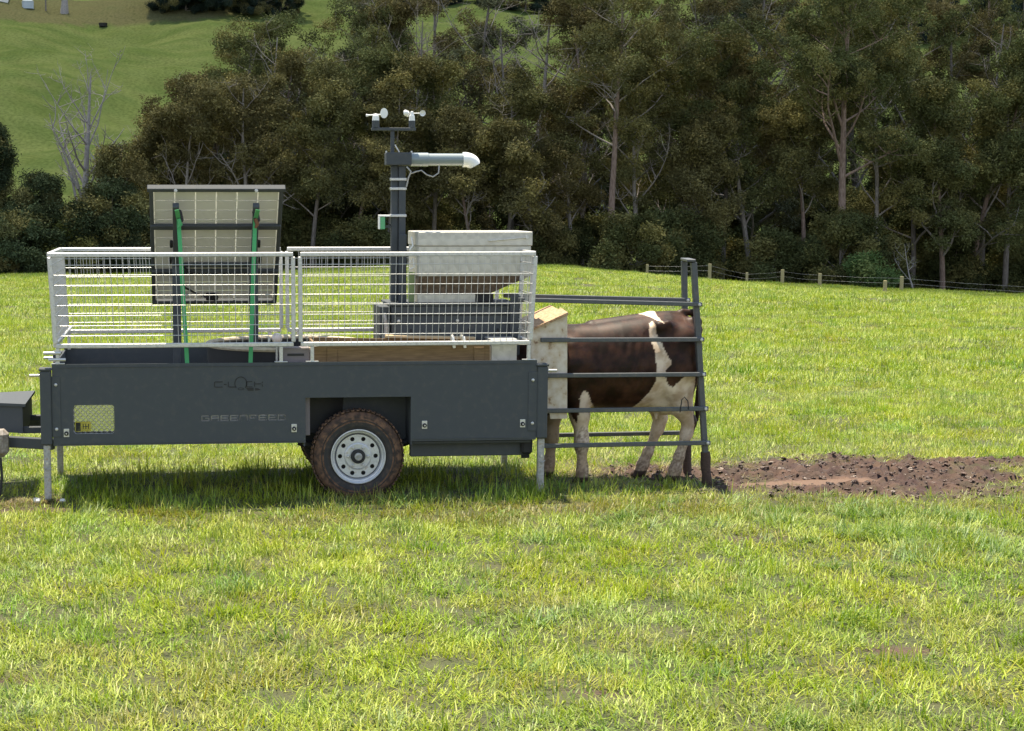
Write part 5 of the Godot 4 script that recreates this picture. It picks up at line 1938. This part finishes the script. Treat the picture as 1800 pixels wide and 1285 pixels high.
func materials() -> void:
	M.paint = textured(noise_tex(1024, 0.012, [[0.0, lin(0.063, 0.070, 0.075)], [0.55, lin(0.066, 0.073, 0.078)], [0.70, lin(0.070, 0.076, 0.080)], [0.75, lin(0.080, 0.083, 0.083)], [0.80, lin(0.070, 0.076, 0.080)], [1.0, lin(0.095, 0.088, 0.078)]], 3, 6), 0.9, 0.62)
	M.paint.metallic_specular = 0.3
	M.rail = textured(noise_tex(256, 0.03, [[0.0, lin(0.055, 0.062, 0.066)], [0.7, lin(0.075, 0.08, 0.083)], [1.0, lin(0.12, 0.10, 0.08)]], 7), 2.0, 0.45)
	M.black = mat(lin(0.012, 0.012, 0.013), 0.6)
	M.rubber = mat(lin(0.018, 0.018, 0.018), 0.75)
	M.tyre = textured(noise_tex(512, 0.015, [[0.0, lin(0.022, 0.018, 0.016)], [0.32, lin(0.04, 0.026, 0.02)], [0.55, lin(0.12, 0.066, 0.038)], [1.0, lin(0.21, 0.115, 0.066)]], 8, 5), 2.2, 0.9)
	M.sidewall = textured(noise_tex(512, 0.015, [[0.0, lin(0.018, 0.017, 0.017)], [0.55, lin(0.026, 0.024, 0.023)], [0.75, lin(0.05, 0.036, 0.028)], [1.0, lin(0.09, 0.055, 0.038)]], 28, 5), 1.6, 0.75)
	M.silver = textured(noise_tex(256, 0.02, [[0.0, lin(0.42, 0.43, 0.44)], [0.7, lin(0.55, 0.56, 0.57)], [1.0, lin(0.40, 0.36, 0.32)]], 9), 3.0, 0.42, 0.35)
	M.galv = textured(noise_tex(256, 0.03, [[0.0, lin(0.42, 0.42, 0.41)], [0.6, lin(0.58, 0.58, 0.56)], [1.0, lin(0.46, 0.43, 0.38)]], 10), 3.0, 0.42, 0.55)
	M.galv_wire = mat(lin(0.52, 0.52, 0.50), 0.4, 0.6)
	M.galv_worn = textured(noise_tex(256, 0.03, [[0.0, lin(0.24, 0.235, 0.22)], [0.6, lin(0.40, 0.40, 0.38)], [1.0, lin(0.28, 0.21, 0.15)]], 11), 3.0, 0.6, 0.3)
	# swirl-ground sheet of the hopper, metal sheen included in its texture
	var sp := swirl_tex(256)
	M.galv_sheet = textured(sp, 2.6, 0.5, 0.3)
	M.funnel = textured(noise_tex(512, 0.02, [[0.0, lin(0.06, 0.045, 0.035)], [0.5, lin(0.13, 0.095, 0.07)], [1.0, lin(0.26, 0.20, 0.15)]], 13), 2.0, 0.65, 0.2)
	M.tread = mat(lin(0.66, 0.67, 0.66), 0.16, 1.0)
	M.pvc = mat(lin(0.17, 0.21, 0.215), 0.22)
	M.pvc.clearcoat_enabled = true
	M.pvc.clearcoat = 0.6
	M.white_plastic = mat(lin(0.78, 0.78, 0.74), 0.4)
	M.white_paint = mat(lin(0.70, 0.68, 0.62), 0.7)
	M.logger = mat(lin(0.10, 0.36, 0.16), 0.45)
	M.strap = mat(lin(0.05, 0.32, 0.10), 0.6)
	M.strap.rim_enabled = true
	M.rust = mat(lin(0.16, 0.07, 0.03), 0.8)
	M.back_sheet = mat(lin(0.80, 0.80, 0.77), 0.5)
	M.back_sheet.backlight_enabled = true
	M.back_sheet.backlight = Color(0.7, 0.7, 0.68)
	M.cells = []
	for k in 3:
		var c := mat(lin(0.55 + 0.015 * k, 0.545 + 0.015 * k, 0.51 + 0.012 * k), 0.45)
		c.backlight_enabled = true
		c.backlight = Color(0.42, 0.42, 0.40)
		M.cells.append(c)
	M.stand = textured(noise_tex(256, 0.02, [[0.0, lin(0.10, 0.075, 0.05)], [0.5, lin(0.22, 0.19, 0.16)], [1.0, lin(0.45, 0.43, 0.40)]], 14), 3.0, 0.8)
	M.crate_wood = textured(noise_tex(512, 0.02, [[0.0, lin(0.12, 0.075, 0.033)], [0.5, lin(0.18, 0.115, 0.052)], [1.0, lin(0.25, 0.165, 0.08)]], 15, 5), 1.5, 0.8)
	M.crate_wood.uv1_scale = Vector3(0.5, 6.0, 3.0)
	M.new_wood = textured(noise_tex(256, 0.03, [[0.0, lin(0.42, 0.30, 0.16)], [1.0, lin(0.62, 0.48, 0.29)]], 16), 1.5, 0.75)
	M.new_wood.uv1_scale = Vector3(0.6, 6.0, 6.0)
	M.tub_rim = textured(noise_tex(256, 0.03, [[0.0, lin(0.40, 0.33, 0.22)], [1.0, lin(0.62, 0.55, 0.42)]], 17), 3.0, 0.6)
	M.ply = textured(noise_tex(1024, 0.012, [[0.0, lin(0.16, 0.10, 0.06)], [0.14, lin(0.34, 0.24, 0.15)], [0.24, lin(0.50, 0.41, 0.29)], [0.6, lin(0.58, 0.51, 0.41)], [1.0, lin(0.64, 0.58, 0.49)]], 18, 6), 0.9, 0.75)
	M.raw_ply = textured(noise_tex(512, 0.02, [[0.0, lin(0.18, 0.10, 0.05)], [0.5, lin(0.38, 0.24, 0.13)], [1.0, lin(0.55, 0.40, 0.25)]], 19, 5), 2.5, 0.8)
	M.mud_crust = textured(noise_tex(256, 0.03, [[0.0, lin(0.03, 0.018, 0.012)], [1.0, lin(0.09, 0.055, 0.038)]], 20), 6.0, 0.85)
	M.post_wood = textured(noise_tex(256, 0.03, [[0.0, lin(0.26, 0.22, 0.10)], [1.0, lin(0.46, 0.39, 0.20)]], 21), 3.0, 0.85)
	M.bark_grey = textured(noise_tex(512, 0.02, [[0.0, lin(0.09, 0.075, 0.06)], [0.5, lin(0.18, 0.155, 0.13)], [1.0, lin(0.30, 0.27, 0.24)]], 22, 5), 0.6, 0.9)
	M.bark_grey.uv1_scale = Vector3(0.9, 0.18, 0.9)
	M.bark_pale = textured(noise_tex(512, 0.02, [[0.0, lin(0.14, 0.115, 0.09)], [0.5, lin(0.25, 0.22, 0.185)], [1.0, lin(0.40, 0.365, 0.32)]], 23, 5), 0.6, 0.9)
	M.bark_pale.uv1_scale = Vector3(0.9, 0.25, 0.9)
	M.bark_tan = textured(noise_tex(512, 0.02, [[0.0, lin(0.09, 0.055, 0.04)], [0.5, lin(0.20, 0.14, 0.105)], [1.0, lin(0.32, 0.25, 0.20)]], 24, 5), 0.6, 0.9)
	M.bark_tan.uv1_scale = Vector3(0.9, 0.18, 0.9)
	M.bark_dead = textured(noise_tex(256, 0.02, [[0.0, lin(0.20, 0.18, 0.16)], [1.0, lin(0.40, 0.37, 0.34)]], 25, 5), 0.6, 0.9)
	M.leaf = vcol(0.85)
	M.leaf.metallic_specular = 0.15
	M.leaf.backlight_enabled = true
	M.leaf.backlight = Color(0.35, 0.33, 0.15)
	M.cloud = mat(Color(1, 1, 1), 1.0)
	M.cloud.metallic_specular = 0.0
	M.cloud.transparency = BaseMaterial3D.TRANSPARENCY_ALPHA
	M.cloud.albedo_color = Color(1, 1, 1, 0.39)
	M.cloud.backlight_enabled = true
	M.cloud.backlight = Color(1, 1, 1)
	M.hide = vcol(0.5)
	M.hide.metallic_specular = 0.28
	M.soil = vcol(0.9)
	M.soil.normal_enabled = true
	M.soil.normal_texture = noise_tex(512, 0.03, [], 30, 5, FastNoiseLite.TYPE_SIMPLEX_SMOOTH, true, 10.0)
	M.soil.uv1_triplanar = true
	M.soil.uv1_world_triplanar = true
	M.soil.uv1_scale = Vector3.ONE * 1.5
	M.pasture = vcol(1.0)
	M.pasture.metallic_specular = 0.0
	M.pasture.albedo_texture = noise_tex(1024, 0.03, [[0.0, Color(0.66, 0.68, 0.62)], [0.45, Color(0.86, 0.88, 0.84)], [1.0, Color(1, 1, 0.96)]], 31, 6)
	M.pasture.uv1_triplanar = true
	M.pasture.uv1_world_triplanar = true
	M.pasture.uv1_scale = Vector3.ONE * 0.04

# ================================================================= scene
func _ready() -> void:
	rng.seed = 20240
	gn.seed = 4
	gn.frequency = 0.05
	gn.fractal_octaves = 3
	gn2.seed = 11
	gn2.frequency = 0.05
	gn2.fractal_octaves = 3
	# camera: pitched 7.4 degrees down, turned 5.6 degrees to the trailer's square, lens shifted as the photo is cropped
	var cam := Camera3D.new()
	cam.name = "camera"
	cam.projection = Camera3D.PROJECTION_FRUSTUM
	cam.near = 0.5
	cam.far = 4000.0
	cam.size = 1285.0 / FPX * 0.5
	cam.frustum_offset = Vector2(300.0, 107.5) / FPX * 0.5
	cam.position = EYE
	cam.rotation = Vector3(deg_to_rad(-7.4032), deg_to_rad(-5.5893), 0)
	add_child(cam)
	cam.current = true
	var we := WorldEnvironment.new()
	we.name = "world"
	var env := Environment.new()
	env.background_mode = Environment.BG_SKY
	var sky := Sky.new()
	var sm := ProceduralSkyMaterial.new()
	sm.sky_top_color = Color(0.50, 0.58, 0.70)
	sm.sky_horizon_color = Color(0.85, 0.85, 0.84)
	sm.sky_curve = 0.18
	sm.ground_bottom_color = Color(0.25, 0.26, 0.18)
	sm.ground_horizon_color = Color(0.45, 0.48, 0.40)
	sky.sky_material = sm
	env.sky = sky
	env.tonemap_mode = Environment.TONE_MAPPER_LINEAR
	env.tonemap_exposure = 2.5
	env.sdfgi_enabled = true
	env.ssao_enabled = true
	env.ssil_enabled = true
	we.environment = env
	add_child(we)
	var sun := DirectionalLight3D.new()
	sun.name = "sun"
	sun.light_energy = 1.5
	sun.light_color = Color(1.0, 0.95, 0.86)
	sun.light_angular_distance = 0.5
	sun.shadow_enabled = true
	add_child(sun)
	# high sun behind the trailer, a little towards the drawbar end
	sun.look_at_from_position(Vector3.ZERO, Vector3(0.10, -1.0, 0.27), Vector3.BACK)
	materials()
	# the setting
	cloud()
	var xs := axis([[-70.0, 4.0], [-20.0, 1.0], [-6.0, 0.12], [2.0, 0.035], [6.5, 0.12], [9.0, 0.5], [20.0, 1.5], [90.0, 5.0], [160.0, 0]])
	var zs := axis([[22.0, 1.0], [8.0, 0.12], [1.0, 0.035], [-2.2, 0.1], [-4.0, 0.4], [-20.0, 1.0], [-110.0, 3.0], [-190.0, 0]])
	structure("ground", sheet(xs, zs, ground_y, soil_tint), M.soil, "grazed field soil with trodden bare mud patches", "ground")
	var hx := axis([[-260.0, 6.0], [-120.0, 2.0], [120.0, 3.5], [520.0, 0]])
	var hz := axis([[-150.0, 3.0], [-300.0, 2.0], [-560.0, 6.0], [-900.0, 0]])
	structure("hill", sheet(hx, hz, hill_y, hill_tint), M.pasture, "green pasture hillside rising behind the wood", "hill")
	print("terrain ", Time.get_ticks_msec())
	trailer()
	cage()
	feeder()
	solar()
	deck_load()
	race()
	stones()
	cow()
	print("cow ", Time.get_ticks_msec())
	fence()
	hill_things()
	forest()
	print("forest ", Time.get_ticks_msec())
	grass_field()
	mud()
	print("grass ", Time.get_ticks_msec())
